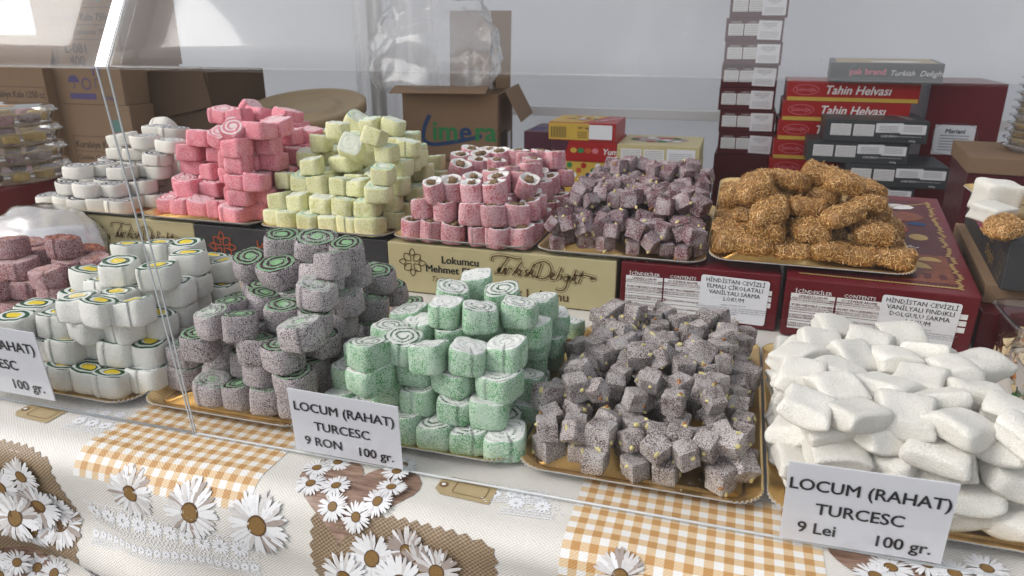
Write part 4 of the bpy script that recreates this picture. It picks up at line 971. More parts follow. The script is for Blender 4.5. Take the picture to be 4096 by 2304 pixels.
heap('ivory_swirl_roll', bw, (100, 400, 700 / 2029), [(1270, 190, 330, (.75, .15)), (1140, 390, 300, (.1, -.2)), (1400, 410, 320), (1700, 310, 310), (1680, 450, 290), (1560, 300, 280), (700, 640, 340), (990, 600, 280), (1280, 620, 270), (320, 710, 260), (480, 720, 330), (620, 760, 270), (870, 730, 370), (1380, 730, 330), (1120, 770, 270), (1500, 660, 260), (120, 930, 260), (320, 920, 250), (510, 940, 260), (750, 970, 275), (1000, 960, 290), (1350, 930, 280), (240, 1100, 250), (350, 1110, 250), (540, 1120, 290), (820, 1130, 275), (1030, 1130, 250), (1200, 1110, 250), (1380, 1090, 250)],
     [(1.165, UB + .03), (1.18, UB + .058), (1.22, UB + .085), (1.30, UB + .09), (1.36, UB + .125), (1.45, UB + .15), (1.53, UB + .12)], (-1.362, -1.150), (1.165, 1.51), .0268, UB, .049, 'ivory coconut roll with black swirl, %s of the ivory heap', 'sweet', 'ivory black-swirl rolls', (-.3, .3), seed=23, top_label='topmost ivory roll standing on edge showing its black swirl')
# ------------------------------------------------------------------ pillows
CW = [coat('white pillow coat', (.66, .635, .56), (.76, .745, .69), .8, 700, .16, .0015, soft=.14), M['f_white'], M['f_white']]
pil = [pillow_mesh('pillow', 40 + i, .058, .055, .026, CW, 500, (.0007, .0016), (.0004, .0008), pinch=.09) for i in range(8)]
heap('coconut_pillow', pil, (3000, 1280, 1096 / 1588), [(240, 160, 210), (470, 100, 200, (.4, .3)), (700, 110, 235, (.1, .1)), (360, 200, 190), (500, 215, 220), (630, 180, 250, (.2, .1)), (560, 70, 180), (910, 140, 210, (.4, 0)), (890, 220, 250, (.2, .1)), (1110, 200, 230, (.5, 0)), (1240, 250, 200), (1280, 310, 200), (260, 350, 245, (.25, 0)), (420, 330, 210), (530, 360, 210, (.3, -.3)), (750, 350, 320, (.2, .2)), (1000, 330, 280), (1140, 430, 300, (.3, .35)), (1330, 430, 200), (230, 520, 210), (400, 470, 220), (530, 560, 300, (.1, .05)), (700, 480, 240), (950, 530, 330), (1390, 500, 200), (350, 620, 210, (.1, -.5)), (190, 680, 240, (.2, -.3)), (780, 620, 240), (500, 740, 330), (800, 750, 310), (1060, 680, 350, (.15, .12)), (1240, 620, 260), (1380, 570, 220), (1400, 700, 220), (230, 840, 220), (1220, 800, 330), (1420, 830, 240), (950, 870, 270), (140, 1010, 220, (.1, -.6)), (1290, 950, 335), (1520, 870, 240), (1420, 1080, 310), (1220, 1110, 240), (1270, 1230, 300), (1500, 1260, 290), (1560, 1000, 260), (600, 900, 300), (350, 1000, 300), (700, 1050, 300), (950, 1100, 300), (500, 1150, 300)],
     [(.668, .030), (.674, .106), (.75, .108), (.88, .104), (.98, .08), (1.06, .04)], (.094, .268), (.682, 1.04), .0215, .0022, .056, 'white coconut pillow, %s of the white pillow heap', 'sweet', 'white coconut pillows', (-.8, .8), seed=29, jit=.20)
def kad_mat(n, c): return plain(n, c, .5, 0, .25, 500, spec=.5)
KM = [kad_mat('pastry core', (.27, .13, .035)), kad_mat('toasted pastry shreds', (.52, .26, .065)), kad_mat('pale pastry shreds', (.80, .54, .25))]
kad = [pillow_mesh('shredded_pillow', 60 + i, .059, .048, .0285, KM, 0, strands=900) for i in range(8)]
heap('pastry_pillow', kad, (2800, 600, 880 / 2277), [(950, 190, 330), (1230, 150, 300, (.5, .3)), (600, 230, 330), (1480, 230, 300, (.3, 0)), (330, 320, 330), (760, 290, 330), (1380, 340, 360), (1660, 370, 320), (880, 390, 400), (560, 400, 340), (1140, 430, 320), (300, 540, 330), (860, 560, 385), (560, 590, 330), (350, 620, 320), (1220, 500, 330), (1430, 600, 440), (1680, 510, 330), (1770, 640, 320), (160, 790, 320), (370, 740, 330), (730, 760, 400), (1130, 780, 370), (1480, 840, 370), (1780, 850, 340), (430, 900, 410, (0, .25)), (850, 970, 415), (1260, 1030, 390), (1680, 1030, 400), (1900, 1000, 330), (290, 1050, 455), (790, 1140, 470), (1280, 1180, 470), (1800, 1220, 500)],
     [(1.16, UPZ + .034), (1.17, UPZ + .085), (1.20, UPZ + .11), (1.28, UPZ + .145), (1.40, UPZ + .175), (1.5, UPZ + .17), (1.55, UPZ + .1)], (.010, .236), (1.158, 1.50), .0280, UPZ + .0125, .068, 'shredded pastry pillow, %s of the golden heap', 'pastry', 'shredded pastry pillows', (-.45, .45), KT, 1.14, seed=31, jit=.15, anis=.85, SH=.042, pack=1.08)
# ------------------------------------------------------------------ loose heaps of cubes (dropped one by one)
def cube_heap(name, meshes, s, xr, yr, prof, xprof, base, n, label, cat, group, seed, tops=None):
    rg = np.random.default_rng(seed); g = .003; nx = int((xr[1] - xr[0] + .08) / g); ny = int((yr[1] - yr[0] + .08) / g); H = np.full((nx, ny), base); X0, Y0 = xr[0] - .04, yr[0] - .04
    made = 0; tries = 0
    ys = [p[0] for p in prof]; zs = [p[1] for p in prof]; xs = [p[0] for p in xprof]; xz = [p[1] for p in xprof]
    gx, gy = np.meshgrid(X0 + (np.arange(nx) + .5) * g, Y0 + (np.arange(ny) + .5) * g, indexing='ij')
    while made < n and tries < n * 60:
        tries += 1; x = rg.uniform(*xr); y = rg.uniform(*yr); top = min(np.interp(y, ys, zs), np.interp(x, xs, xz))
        m = (np.abs(gx - x) < s * .5) & (np.abs(gy - y) < s * .5)
        z = float(np.percentile(H[m], 94))
        if z > top - s * .45: continue
        lvl0 = z < base + s * .2
        big = rg.random() < .10; me = meshes[-1] if big else meshes[rg.integers(len(meshes) - 1)]
        o = bpy.data.objects.new(name, me); COL.objects.link(o)
        k = .10 if lvl0 else .55
        rx, ry = rg.normal(0, k * .55, 2); rx = max(-.75, min(.75, rx)); ry = max(-.75, min(.75, ry)); rz = rg.uniform(0, 6.28)
        ext = s * .5 * (abs(math.cos(rx) * math.cos(ry)) + .55 * (abs(math.sin(rx)) + abs(math.sin(ry))))
        sc = rg.uniform(.84, 1.12); o.scale = (sc, sc, sc)
        o.location = (x, y, z + ext * sc * (1.0 if lvl0 else .97)); o.rotation_euler = (rx, ry, rz)
        H[m] = np.maximum(H[m], z + 2 * ext * .97)
        fb = 'front' if y < yr[0] + (yr[1] - yr[0]) / 3 else 'back' if y > yr[1] - (yr[1] - yr[0]) / 3 else 'middle'; sw = 'left' if x < xr[0] + (xr[1] - xr[0]) / 3 else 'right' if x > xr[1] - (xr[1] - xr[0]) / 3 else 'centre'
        hq = (z - base) / s; lw = 'bottom' if lvl0 else 'second-layer' if hq < 1.3 else 'third-layer' if hq < 2.3 else 'top-layer'
        tw = 'flat' if max(abs(rx), abs(ry)) < .14 else 'tilted' if max(abs(rx), abs(ry)) < .42 else 'steeply tipped'
        tag(o, label % (('long ' if big else '') + tw + ' ', lw + ' ' + fb + ' ' + sw), cat, group); made += 1
    return made
CP_ = [coat('purple jelly sugar', (.10, .014, .025), (.40, .36, .37), .34, 1000, .20, soft=.05), M['f_pur'], M['pist'], M['almond']]
pur = [cube_mesh('purple_cube', 200 + i, .0255, CP_, 2, 200) for i in range(8)] + [cube_mesh('purple_bar', 220, .0255, CP_, 3, 300, 1.55)]
nA = cube_heap('purple_cube', pur, .0255, (-.290, -.052), (1.178, 1.535), [(1.15, UB + .03), (1.18, UB + .048), (1.25, UB + .062), (1.36, UB + .085), (1.46, UB + .10), (1.54, UB + .08)], [(-.30, UB + .05), (-.22, UB + .11), (-.10, UB + .11), (-.04, UB + .07)], UB, 240, '%sdark purple sugared cube, %s of the purple cube heap', 'sweet', 'purple cubes', 41)
CWa = [coat('brown grey jelly sugar', (.10, .062, .055), (.48, .45, .44), .48, 1000, .18, soft=.06), M['f_wal'], M['pist'], M['almond']]
wal = [cube_mesh('walnut_cube', 300 + i, .0235, CWa, 3, 200) for i in range(9)] + [cube_mesh('walnut_bar', 330, .0235, CWa, 4, 300, 1.7)]
nB = cube_heap('nut_cube', wal, .0235, (-.180, .038), (.676, 1.045), [(.668, .034), (.70, .052), (.76, .074), (.86, .086), (.96, .078), (1.05, .045)], [(-.19, .034), (-.12, .092), (-.03, .092), (.045, .04)], .0025, 295, '%sgrey sugared nut cube, %s of the grey cube heap', 'sweet', 'grey nut cubes', 43)
# crumbs of sugar and coconut fallen on the trays
rg = np.random.default_rng(9); V, Fc = [], []
for (x0, x1, y0, y1, z, n) in [(TX[i] + .012, TX[i + 1] - .012, .662, .80, .0024, 150) for i in range(5)] + [(TX[3] + .01, TX[4] - .01, .66, 1.06, .0024, 420), (TX[4] + .01, TX[4] + .05, .66, 1.06, .0024, 120)] + [(UX[i] + .012, UX[i + 1] - .012, 1.145, 1.20, UPZ + .0024 + .0012, 120) for i in range(5)]:
    for _ in range(n):
        x, y = rg.uniform(x0, x1), rg.uniform(y0, y1); s = rg.uniform(.0003, .0010); a = rg.uniform(0, 6.28); b = len(V)
        for q in range(3): V.append((x + s * math.cos(a + 2.1 * q), y + s * .7 * math.sin(a + 2.1 * q), z))
        V.append((x, y, z + s * .8)); Fc += [(b, b + 1, b + 3), (b + 1, b + 2, b + 3), (b + 2, b, b + 3)]
tag(mesh_obj('coconut_crumbs', V, Fc, M['f_white']), 'white coconut and sugar crumbs scattered on the gold trays', 'crumbs', kind='stuff')

# ================================================================== CARTONS UNDER THE BACK ROW
def carton(name, label, group, loc, size, mat, rotz=0.0, rotx=0.0, bev=.0022, top=None):
    """printed carton: Empty at the front-left bottom corner, faces to print on"""
    root = empty(name, loc, (rotx, 0, rotz)); tag(root, label, 'box', group)
    w_, d_, h_ = size
    box_part('body', (w_ / 2, d_ / 2, h_ / 2), (w_, d_, h_), mat, root, bev, 2)
    root_faces = dict(front=Face(root, (0, 0, 0), (1, 0, 0), (0, 0, 1)), top=Face(root, (0, 0, h_), (1, 0, 0), (0, 1, 0)),
                      right=Face(root, (w_, 0, 0), (0, 1, 0), (0, 0, 1)), left=Face(root, (0, d_, 0), (0, -1, 0), (0, 0, 1)))
    return root, root_faces
def lokumcu_front(f, w_, h_, ink, em, ou):
    f.lines(EMBLEM, .0016, em, u=.115 * w_, v=.62 * h_, k=.062 * w_)
    f.text('Lokumcu', .335 * w_, .66 * h_, .046 * w_, ink, .02, align='CENTER'); f.text('Mehmet Efendi', .315 * w_, .46 * h_, .046 * w_, ink, .02, align='CENTER')
    f.text('Tatlı bir hikaye', .30 * w_, .27 * h_, .034 * w_, em, 0, .35, align='CENTER')
    k = .44 * w_
    for wd, mt, lf in ((.0078, em, .0006), (.0064, ou, .0009), (.0024, em, .0012)): f.lines(SCRIPT, wd * w_ / .41, mt, 'printed_script', lf, u=.475 * w_, v=.33 * h_, k=k)
    f.text('Türk Lokumu', .655 * w_, .13 * h_, .056 * w_, em, .02, align='CENTER')
gA, fA = carton('sweets_carton', 'gold carton printed Lokumcu under the ivory and pink heaps', 'cartons under the back row', (-1.383, 1.158, 0), (.382, .40, .0905), M['gold_box'])
lokumcu_front(fA['front'], .382, .0905, M['black_ink'], M['brown_ink'], M['gold_box'])
dA, fD = carton('sweets_carton', 'charcoal carton with orange emblem under the yellow heap', 'cartons under the back row', (-.999, 1.156, 0), (.414, .40, .0905), M['dark_box'])
fD['front'].lines(EMBLEM, .0018, M['orange_ink'], u=.062, v=.050, k=.030)
fD['front'].text('Lokumcu', .14, .055, .02, M['orange_ink']); fD['front'].text('Mehmet Efendi', .125, .035, .02, M['orange_ink'])
gB, fB = carton('sweets_carton', 'gold carton printed Turkish Delight under the red walnut rolls', 'cartons under the back row', (-.582, 1.151, 0), (.411, .40, .0905), M['gold_box'])
lokumcu_front(fB['front'], .411, .0905, M['black_ink'], M['brown_ink'], M['gold_box'])
def maroon_front(f, w_, h_, lines, small=True, sx=.44, sw=.41):
    for k, (u0, u1) in enumerate(((.035, .275), (.285, .52))):
        head = 'İÇİNDEKİLER' if k == 0 else 'CONTENTS'
        f.text(head, (u0 + u1) / 2 * w_, .775 * h_, .085 * h_, M['white_print'], .01, align='CENTER')
        rows = [.615, .445, .295, .145]; hh = [.125, .145, .12, .12]
        T = [('ÇEŞNİLİ LOKUM', 'ŞEKER, NİŞASTA, SİTRİK ASİT E(330), SU, GIDA ESANS\n(AROMA) VE GIDA BOYASINDAN MAMÜLDÜR.'), ('KURU MEYVELİ LOKUM', 'NİŞASTA, SİTRİK ASİT (E330) SU VE KURU MEYVEDEN\n(FINDIK, FISTIK, HİNDİSTAN CEVİZİ VB.) MAMÜLDÜR.'), (None, 'SERİN VE RUTUBETSİZ YERDE MUHAFAZA\nEDİLDİĞİNDE NEFASETİNİ 6 AY KORUR.'), (None, 'PĂSTRAT ÎNTR-UN LOC RĂCOROS ŞI USCAT, ÎŞI\nPĂSTREAZĂ PROSPEŢIMEA TIMP DE 6 LUNI.')] if k == 0 else \
            [('CU DİVERSE AROME', 'PRODUS DIN ZAHĂR, AMIDON, ACID CITRIC E(330),\nAPĂ, AROMĂ ALIMENTARĂ ŞI COLORANT ALIMENTAR.'), ('LOKUM MIT TROCKENFRÜCHTEN', 'PRODUS DIN AMIDON, ACID CITRIC (E330), APĂ ŞI\nFRUCTE USCATE (ALUNE, FISTIC, NUCĂ DE COCOS ETC.)'), (None, 'GIDA KODEKSİNE UYGUNDUR.'), (None, 'CONFORM CODULUI ALİMENTAR.')]
        for (t, b), r_, h2 in zip(T, rows, hh):
            f.rect(u0 * w_, r_ * h_, (u1 - u0) * w_, h2 * h_ + .002, M['white_print'])
            if not small: continue
            c = (u0 + u1) / 2 * w_
            if t: f.text(t, c, (r_ + h2 * .62) * h_ + .001, .055 * h_, M['maroon'], .015, align='CENTER'); f.text(b, c, (r_ + h2 * .36) * h_ + .001, .034 * h_, M['maroon'], .008, align='CENTER')
            else: f.text(b, c, (r_ + h2 * (.55 if '\n' in b else .4)) * h_ + .001, .042 * h_, M['maroon'], .012, align='CENTER')
    for j, r_ in enumerate((.62, .51, .40)): f.rect(.90 * w_, r_ * h_, .055 * w_, .085 * h_, M['white_print'])
    a = sx * w_ + .02 * w_
    f.rect(a, .10 * h_, sw * w_, .80 * h_, M['sticker'], 'sticker', .0014, .004, R(-1.5))
    n = len(lines)
    for i, t in enumerate(lines): f.text(t, a + sw * .52 * w_, (.775 - .105 * i) * h_, .105 * h_, M['black_ink'], .0, align='CENTER', lift=.0020, rot=R(-1.5), sx=.95)
    y = .775 - .105 * n + .02
    body = 'Ingredients: sugar, water, corn starch, coconut, natural fruit flavors (variety may\nvary), acidity regulator (citric acid), colorings. Allergen warning: May contain\ntraces of pistachios, walnuts, sesame, hazelnuts, almonds and peas. Do not\nstore upright.'
    f.text('DELICIU TURCESC DE LUX', a + sw * .52 * w_, y * h_, .034 * h_, M['grey_ink'], 0, align='CENTER', lift=.0020)
    f.text(body, a + sw * .5 * w_, (y - .045) * h_, .036 * h_, M['grey_ink'], 0, align='CENTER', lift=.0020)
    f.text('Maximum temperature 20°C\nMade in Turkiye\nBatch no.: 250\nProduction date: 26.02.2025\nExpiration date: 26.02.2027', a + sw * .5 * w_, (y - .26) * h_, .034 * h_, M['grey_ink'], 0, align='CENTER', lift=.0020)
MT = math.atan(KT); MH = .0965
m1, f1 = carton('sweets_carton', 'maroon carton with sticker reading ELMALI, beside the gold carton', 'cartons under the back row', (-.163, 1.148, 0.0), (.246, .41, MH - .004), M['maroon'])
maroon_front(f1['front'], .246, MH - .004, ['HİNDİSTAN CEVİZLİ', 'ELMALI ÇİKOLATALI', 'VANİLYALI SARMA', 'LOKUM'], sx=.49, sw=.42)
m2, f2 = carton('sweets_carton', 'maroon carton with sticker reading FINDIKLI, its picture lid uncovered at the right', 'cartons under the back row', (.0895, 1.136, .0005), (.256, .43, MH), M['maroon'], rotz=R(-3.0), rotx=MT)
maroon_front(f2['front'], .256, MH, ['HİNDİSTAN CEVİZLİ', 'VANİLYALI FINDIKLI', 'DOLGULU SARMA', 'LOKUM'], sx=.49, sw=.40)
wd_, wf_ = carton('support_carton', 'flat brown carton propping up the back of the picture-lid carton', None, (.115, 1.43, .0002), (.20, .12, .029), M['carton'])
# printed lid picture: a domed palace, carpet band, border of small gold motifs
ft = f2['top']; W2, D2 = .256, .43
ft.rect(.02, .02, .216, .385, M['maroon_dark'], lift=.0004)
rg_ = random.Random(4)
for i in range(60):
    v = .02 + .385 * i / 60; x = .236 + rg_.uniform(-.004, .004); ft.poly([(x + .004 * math.cos(q * 1.26 + i), v + .003 * math.sin(q * 1.26 + i)) for q in range(5)], M['gold_ink'], 'printed_border', .0007)
for i in range(40):
    u = .02 + .216 * i / 40; ft.poly([(u + .004 * math.cos(q * 1.26 + i), .022 + .003 * math.sin(q * 1.26 + i)) for q in range(5)], M['gold_ink'], 'printed_border', .0007)
ft.rect(.135, .035, .095, .105, M['rust'], 'printed_palace', .0006)
for (cx, cy, rr, mt) in ((.178, .085, .026, M['gold_ink']), (.205, .115, .016, M['gold_ink']), (.155, .10, .015, M['orange_ink'])):
    ft.poly(arc(cx, cy, rr, 0, 180, 12), mt, 'printed_dome', .0009); ft.rect(cx - rr, cy - .02, 2 * rr, .02, M['rust'], 'printed_palace', .0008)
for (u, v, s) in ((.15, .05, .010), (.17, .045, .010), (.19, .05, .010), (.21, .048, .010)): ft.rect(u, v, s, s * 1.6, M['maroon_dark'], 'printed_window', .0011)
for (u, v, ww, hh, mt) in ((.14, .23, .05, .035, M['red']), (.185, .20, .03, .03, M['gold_ink']), (.15, .29, .07, .05, M['rust']), (.19, .27, .03, .018, M['blue_ink']), (.15, .35, .06, .03, M['petal_b'])): ft.poly(arc(u + ww / 2, v + hh / 2, ww / 2, 0, 360, 9, hh / 2)[:-1], mt, 'printed_figure', .0008)
ft.lines([[(.165, .33), (.18, .37), (.21, .38), (.235, .395)]], .003, M['gold_ink'])
ft.lines([[(.168, .165), (.178, .172), (.190, .168)], [(.172, .158), (.186, .176)], [(.185, .160), (.196, .170)]], .0016, M['white_print'])
# right-hand cartons: brown 3 kg carton, maroon carton and the black one that carries a tray
r1, q1 = carton('sweets_carton', 'maroon carton standing beside the clear tubs', 'cartons at the right', (.362, 1.16, 0), (.255, .40, .060), M['maroon'], rotz=R(-7))
r2, q2 = carton('sweets_carton', 'tan carton marked net 3kg, between maroon and black cartons', 'cartons at the right', (.372, 1.20, .0605), (.28, .40, .030), M['carton'], rotz=R(-7))
q2['left'].text('Net 3kg', .16, .006, .022, M['dark_brown_ink'], .03); q1['left'].rect(.05, .008, .16, .045, M['grey_ink'], 'sticker')
r3, q3 = carton('sweets_carton', 'black carton lettered Turkish Delight at the right edge', 'cartons at the right', (.383, 1.175, .091), (.32, .42, .074), M['dark_box'], rotz=R(-7))
lf = q3['left']
lf.text('pak brand', .10, .034, .030, M['pink_ink'], .02, sx=.9); lf.lines([arc(.13, .045, .03, 120, 240, 8), arc(.13, .045, .03, 60, 10, 8)], .002, M['teal_ink'])
lf.text('Turkish', .235, .040, .024, M['gold_ink'], 0, .3); lf.text('Delight', .262, .014, .026, M['gold_ink'], 0, .3)
lf.lines([arc(.385, .03, .02, 0, 330, 14), arc(.40, .035, .015, 90, 420, 14), arc(.39, .02, .012, 0, 360, 12)], .0008, M['gold_ink'])
tray(.405, .70, 1.22, 1.56, .1655, 'gold card tray on the black carton at the right edge')
M['crinkle'] = coat('crinkled purple jelly', (.20, .03, .07), (.42, .20, .26), .3, 400, .3, .002)
ZT = .1685
rgb = random.Random(3)
def loose(name, me, loc, rot, sc, label, cat): 
    o = bpy.data.objects.new(name, me); COL.objects.link(o); o.location = loc; o.rotation_euler = rot; o.scale = sc; tag(o, label, cat); return o
V, Fc = sq_block(np.random.default_rng(5), .058, .055, .05, 8, amp=.05, pw=8); wc = finish('white_block', V, Fc, [0] * len(Fc), [CW[0]])
p = onz(2505, 480, ZT + .04); loose('white_sweet', wc, (p.x + .01, p.y + .02, ZT + .026), (0, .05, .1), (1, 1, 1), 'large white sweet cube on the tray at the right edge', 'sweet')
p = onz(2500, 525, ZT + .02); loose('white_sweet', wc, (p.x, p.y, ZT + .014), (.1, 0, .7), (.9, .8, .5), 'low white sweet with nut centre in front of the white cube', 'sweet')
p = onz(2530, 555, ZT + .02); loose('pastry_pillow', kad[0], (p.x, p.y - .005, ZT + .001), (0, 0, .5), (.8, .9, .8), 'shredded pastry pillow beside the white sweets at the right edge', 'pastry')
for i in range(7):
    V, Fc = sq_block(np.random.default_rng(50 + i), .055, .05, .03, 8, amp=.16, pw=4); me = finish('purple_sweet', V, Fc, [0] * len(Fc), [M['crinkle']])
    x, y, z = ((.525, 1.30, 0), (.58, 1.31, 0), (.54, 1.36, 0), (.60, 1.37, 0), (.55, 1.33, .028), (.535, 1.27, 0), (.59, 1.35, .028))[i]
    loose('purple_sweet', me, (x, y, ZT + .016 + z), (rgb.uniform(-.2, .2), 0, rgb.uniform(0, 3)), (1, 1, 1), 'crinkled purple sweet, %s, on the tray at the right edge' % ('upper one', 'lower one', 'left one', 'rear one', 'top middle one', 'front one', 'top right one')[i], 'sweet')

# ------------------------------------------------------------------ clear tubs with almond sweets at the right edge
M['amber'] = plain('amber jelly', (.42, .13, .015), .25, 0, .2, 60); M['emerald'] = plain('green jelly', (.012, .16, .015), .25, 0, .2, 60); M['flaked'] = plain('flaked almond', (.58, .46, .28), .55, 0, .15, 200)
def tub(c, s, label, jelly, seed, zb):
    w_, d_, h_ = s; t = empty('clear_tub', (c[0], c[1], zb)); tag(t, label, 'tub', 'clear tubs at the right edge')
    vs, fs = [], []; n = 40; prof = [(.84, .001), (.88, .012), (.96, h_ * .9), (1.0, h_ * .93), (1.06, h_ * .93), (1.07, h_ * .90)]
    for (k, z) in prof:
        for i in range(n):
            a = 2 * math.pi * i / n; cc, ss = math.cos(a), math.sin(a); r = (abs(cc) ** 6 + abs(ss) ** 6) ** (-1 / 6); vs.append((cc * r * k * w_ / 2, ss * r * k * d_ / 2, z))
    for r_ in range(len(prof) - 1):
        for i in range(n): j = (i + 1) % n; fs.append((r_ * n + i, r_ * n + j, (r_ + 1) * n + j, (r_ + 1) * n + i))
    fs.append(tuple(reversed(range(n)))); mesh_obj('tub_body', vs, fs, M['tub'], t, True)
    rg = np.random.default_rng(seed)
    for k, (dx, dy, dz) in enumerate(((-.26, -.28, 0), (.18, -.26, 0), (-.24, .16, 0), (.2, .2, 0), (-.05, -.05, 1))):
        V, Fc = sq_block(rg, w_ * .40, d_ * .40, h_ * .48, 6, amp=.05, pw=7); nb = len(Fc); fm = [0] * nb
        for f in range(190):
            fc = Fc[rg.integers(nb)]; c0 = np.mean([V[i] for i in fc], 0)
            nz = np.cross(np.array(V[fc[1]]) - V[fc[0]], np.array(V[fc[2]]) - V[fc[0]]); nz /= np.linalg.norm(nz) + 1e-12
            if nz[2] < .3 and rg.random() < .55: continue
            tt = rg.normal(size=3); tt -= nz * (tt @ nz); tt /= np.linalg.norm(tt); s2 = np.cross(nz, tt); a1, a2 = rg.uniform(.004, .008), rg.uniform(.003, .0045); b = len(V); tl = nz * rg.uniform(.001, .004)
            for q in range(8): an = q * math.pi / 4; V.append(tuple(c0 + tt * a1 * math.cos(an) + s2 * a2 * math.sin(an) + tl + nz * .001 * math.cos(an * 2)))
            Fc.append(tuple(range(b, b + 8))); fm.append(1)
        me = finish('almond_sweet', V, Fc, fm, [jelly, M['flaked']]); o = bpy.data.objects.new('almond_sweet', me); COL.objects.link(o)
        o.location = (c[0] + dx * w_, c[1] + dy * d_, zb + .004 + h_ * .25 + dz * h_ * .47); o.rotation_euler = (0, 0, rg.uniform(-.15, .15))
        tag(o, '%s jelly block crusted with flaked almonds, %s in its clear tub' % (('amber' if jelly is M['amber'] else 'green'), ('front left', 'front right', 'back left', 'back right', 'on top')[k]), 'sweet', 'almond sweets')
p = onz(2540, 1010, 0); tub((.428, .925), (.155, .16, .075), 'clear plastic tub of green almond sweets at the right edge', M['emerald'], 71, .0005)
tub((.450, 1.085), (.16, .14, .09), 'clear plastic tub of amber almond sweets before the black carton', M['amber'], 72, .0005)
# ================================================================== CLEAR ROUND BOXES AND BAG AT THE LEFT
M['gold_rim'] = gold_mat('gold rim', (.45, .32, .12), .35)
def round_box(c, r, z, label, fillc, group):
    t = empty('round_clear_box', (c[0], c[1], z)); tag(t, label, 'box', group)
    lathe('tub_body', [(0, .0008), (r * .86, .0008), (r * .90, .004), (r * .95, .026), (r * .965, .0275)], M['tub'], t, 48)
    lathe('gold_rim', [(r * .955, .0265), (r * .985, .0268), (r * .985, .0292), (r * .955, .0295)], M['gold_rim'], t, 48)
    lathe('lid', [(r * 1.0, .0285), (r * 1.03, .0275), (r * 1.03, .0292), (r * .99, .032), (r * .97, .0385), (r * .90, .0405), (0, .0405)], M['tub'], t, 48)
    rg = np.random.default_rng(int(z * 1e4) % 9999)
    for k in range(9):
        a = 2 * math.pi * k / 9 + .2; V, Fc = sq_block(rg, .040, .034, .023, 5, amp=.05, pw=4); me = finish('boxed_sweet', V, Fc, [0] * len(Fc), [fillc[k % len(fillc)]])
        o = bpy.data.objects.new('boxed_sweet', me); COL.objects.link(o); o.location = (c[0] + r * .66 * math.cos(a), c[1] + r * .66 * math.sin(a), z + .015); o.rotation_euler = (0, 0, a)
        tag(o, 'sugared sweet inside the %s clear round box, %s' % (label.split()[0], ('right', 'right rear', 'rear', 'left rear', 'left', 'left side', 'front left', 'front', 'front right')[k]), 'sweet', 'sweets inside the clear round boxes')
    return t
M['honey'] = coat('golden sugar', (.34, .20, .04), (.55, .42, .16), .5, 700)
FC = [M['honey'], C['mint'][0], M['honey'], CP_[0], M['honey'], C['dred'][0]]
ORD = ['lowest', 'second', 'third', 'topmost']
rc_ = ony(30, 300, 1.25)
base_b, _f = carton('sweets_carton', 'dark red carton carrying the clear round boxes at the left', None, (rc_.x - .24, 1.17, 0), (.24, .30, .118), M['maroon'])
for i in range(4): round_box((rc_.x - .095 - .004 * i, 1.30), .122, .1190 + .0412 * i, '%s clear round box of sweets in the stack at the left edge' % ORD[i], FC[i:] + FC[:i], 'clear round boxes')
topo = mesh_obj('ribbon', [], [], M['red']); bpy.data.objects.remove(topo)
rib = empty('gift_ribbon', (rc_.x - .08, 1.25, .2848)); tag(rib, 'yellow and red ribbon lying on the topmost round box', 'ribbon')
for k, mt in enumerate((M['yellow'], M['red'], M['yellow'])): box_part('strand', (0, .004 * k, .0012 + .0005 * k), (.12, .003, .0012), mt, rib, .0003, 1, Euler((0, 0, .5)).to_matrix())
def crumple(name, c, s, mat, seed, amp, label, cat, sub=4, fl=1.0):
    bm = bmesh.new(); bmesh.ops.create_icosphere(bm, subdivisions=sub, radius=1.0); rg = np.random.default_rng(seed); ks = [(rg.normal(size=3) * rg.uniform(2, 9), rg.uniform(0, 6.28)) for _ in range(16)]
    for v in bm.verts:
        p = np.array(v.co); q = 1 + amp * sum(abs(math.sin(float(k @ p) + ph)) / (1 + .12 * np.linalg.norm(k)) for k, ph in ks) / 3 - amp
        z = p[2] * q; z = max(z, -.55); v.co = (p[0] * q * s[0], p[1] * q * s[1], (z + .55) * s[2])
    o = bm_obj(name, bm, mat, None, True); o.location = c; tag(o, label, cat); return o
b_ = onz(30, 600, .0)
crumple('plastic_bag', (-1.30, 1.09, .0), (.115, .08, .075), M['bagfilm'], 6, .16, 'crumpled translucent plastic bag at the left edge below the round boxes', 'bag')
pp = slab('paper_sheet', [(-1.36, 1.075, .004), (-1.205, 1.145, .004), (-1.235, 1.15, .075), (-1.37, 1.10, .065)], .001, M['paper'], None); tag(pp, 'white paper sheet inside the plastic bag at the left', 'paper')
yb_, _ = carton('sweets_carton', 'yellow edged flat carton under the plastic bag', None, (-1.46, 1.02, .0005), (.19, .13, .012), M['yellow'], rotz=.35)

# ================================================================== STORAGE BEHIND THE STALL
PZ = -.60
pl = empty('storage_platform', (-.6, 3.2, GZ)); tag(pl, 'low slatted wooden platform carrying the stored cartons', 'platform')
for i in range(9): box_part('plank', (0, -.85 + .21 * i, .17), (4.6, .19, .02), M['wood'], pl, .003)
for x in (-2.1, -.7, .7, 2.1): box_part('bearer', (x, 0, .08), (.09, 1.8, .158), M['wood'], pl, .004)
def span(p0, p1, y): a, b = ony(*p0, y), ony(*p1, y); return a, b
def stored(name, label, group, px0, px1, ptop, pbot, y, depth, mat, rotz=0.0, zb=None):
    a = ony(px0, ptop, y); b = ony(px1, ptop, y); c = ony((px0 + px1) / 2, pbot, y)
    h_ = a.z - c.z if zb is None else a.z - zb
    r, f = carton(name, label, group, (a.x, y, a.z - h_), (b.x - a.x, depth, h_), mat, rotz)
    return r, f, b.x - a.x, h_, a
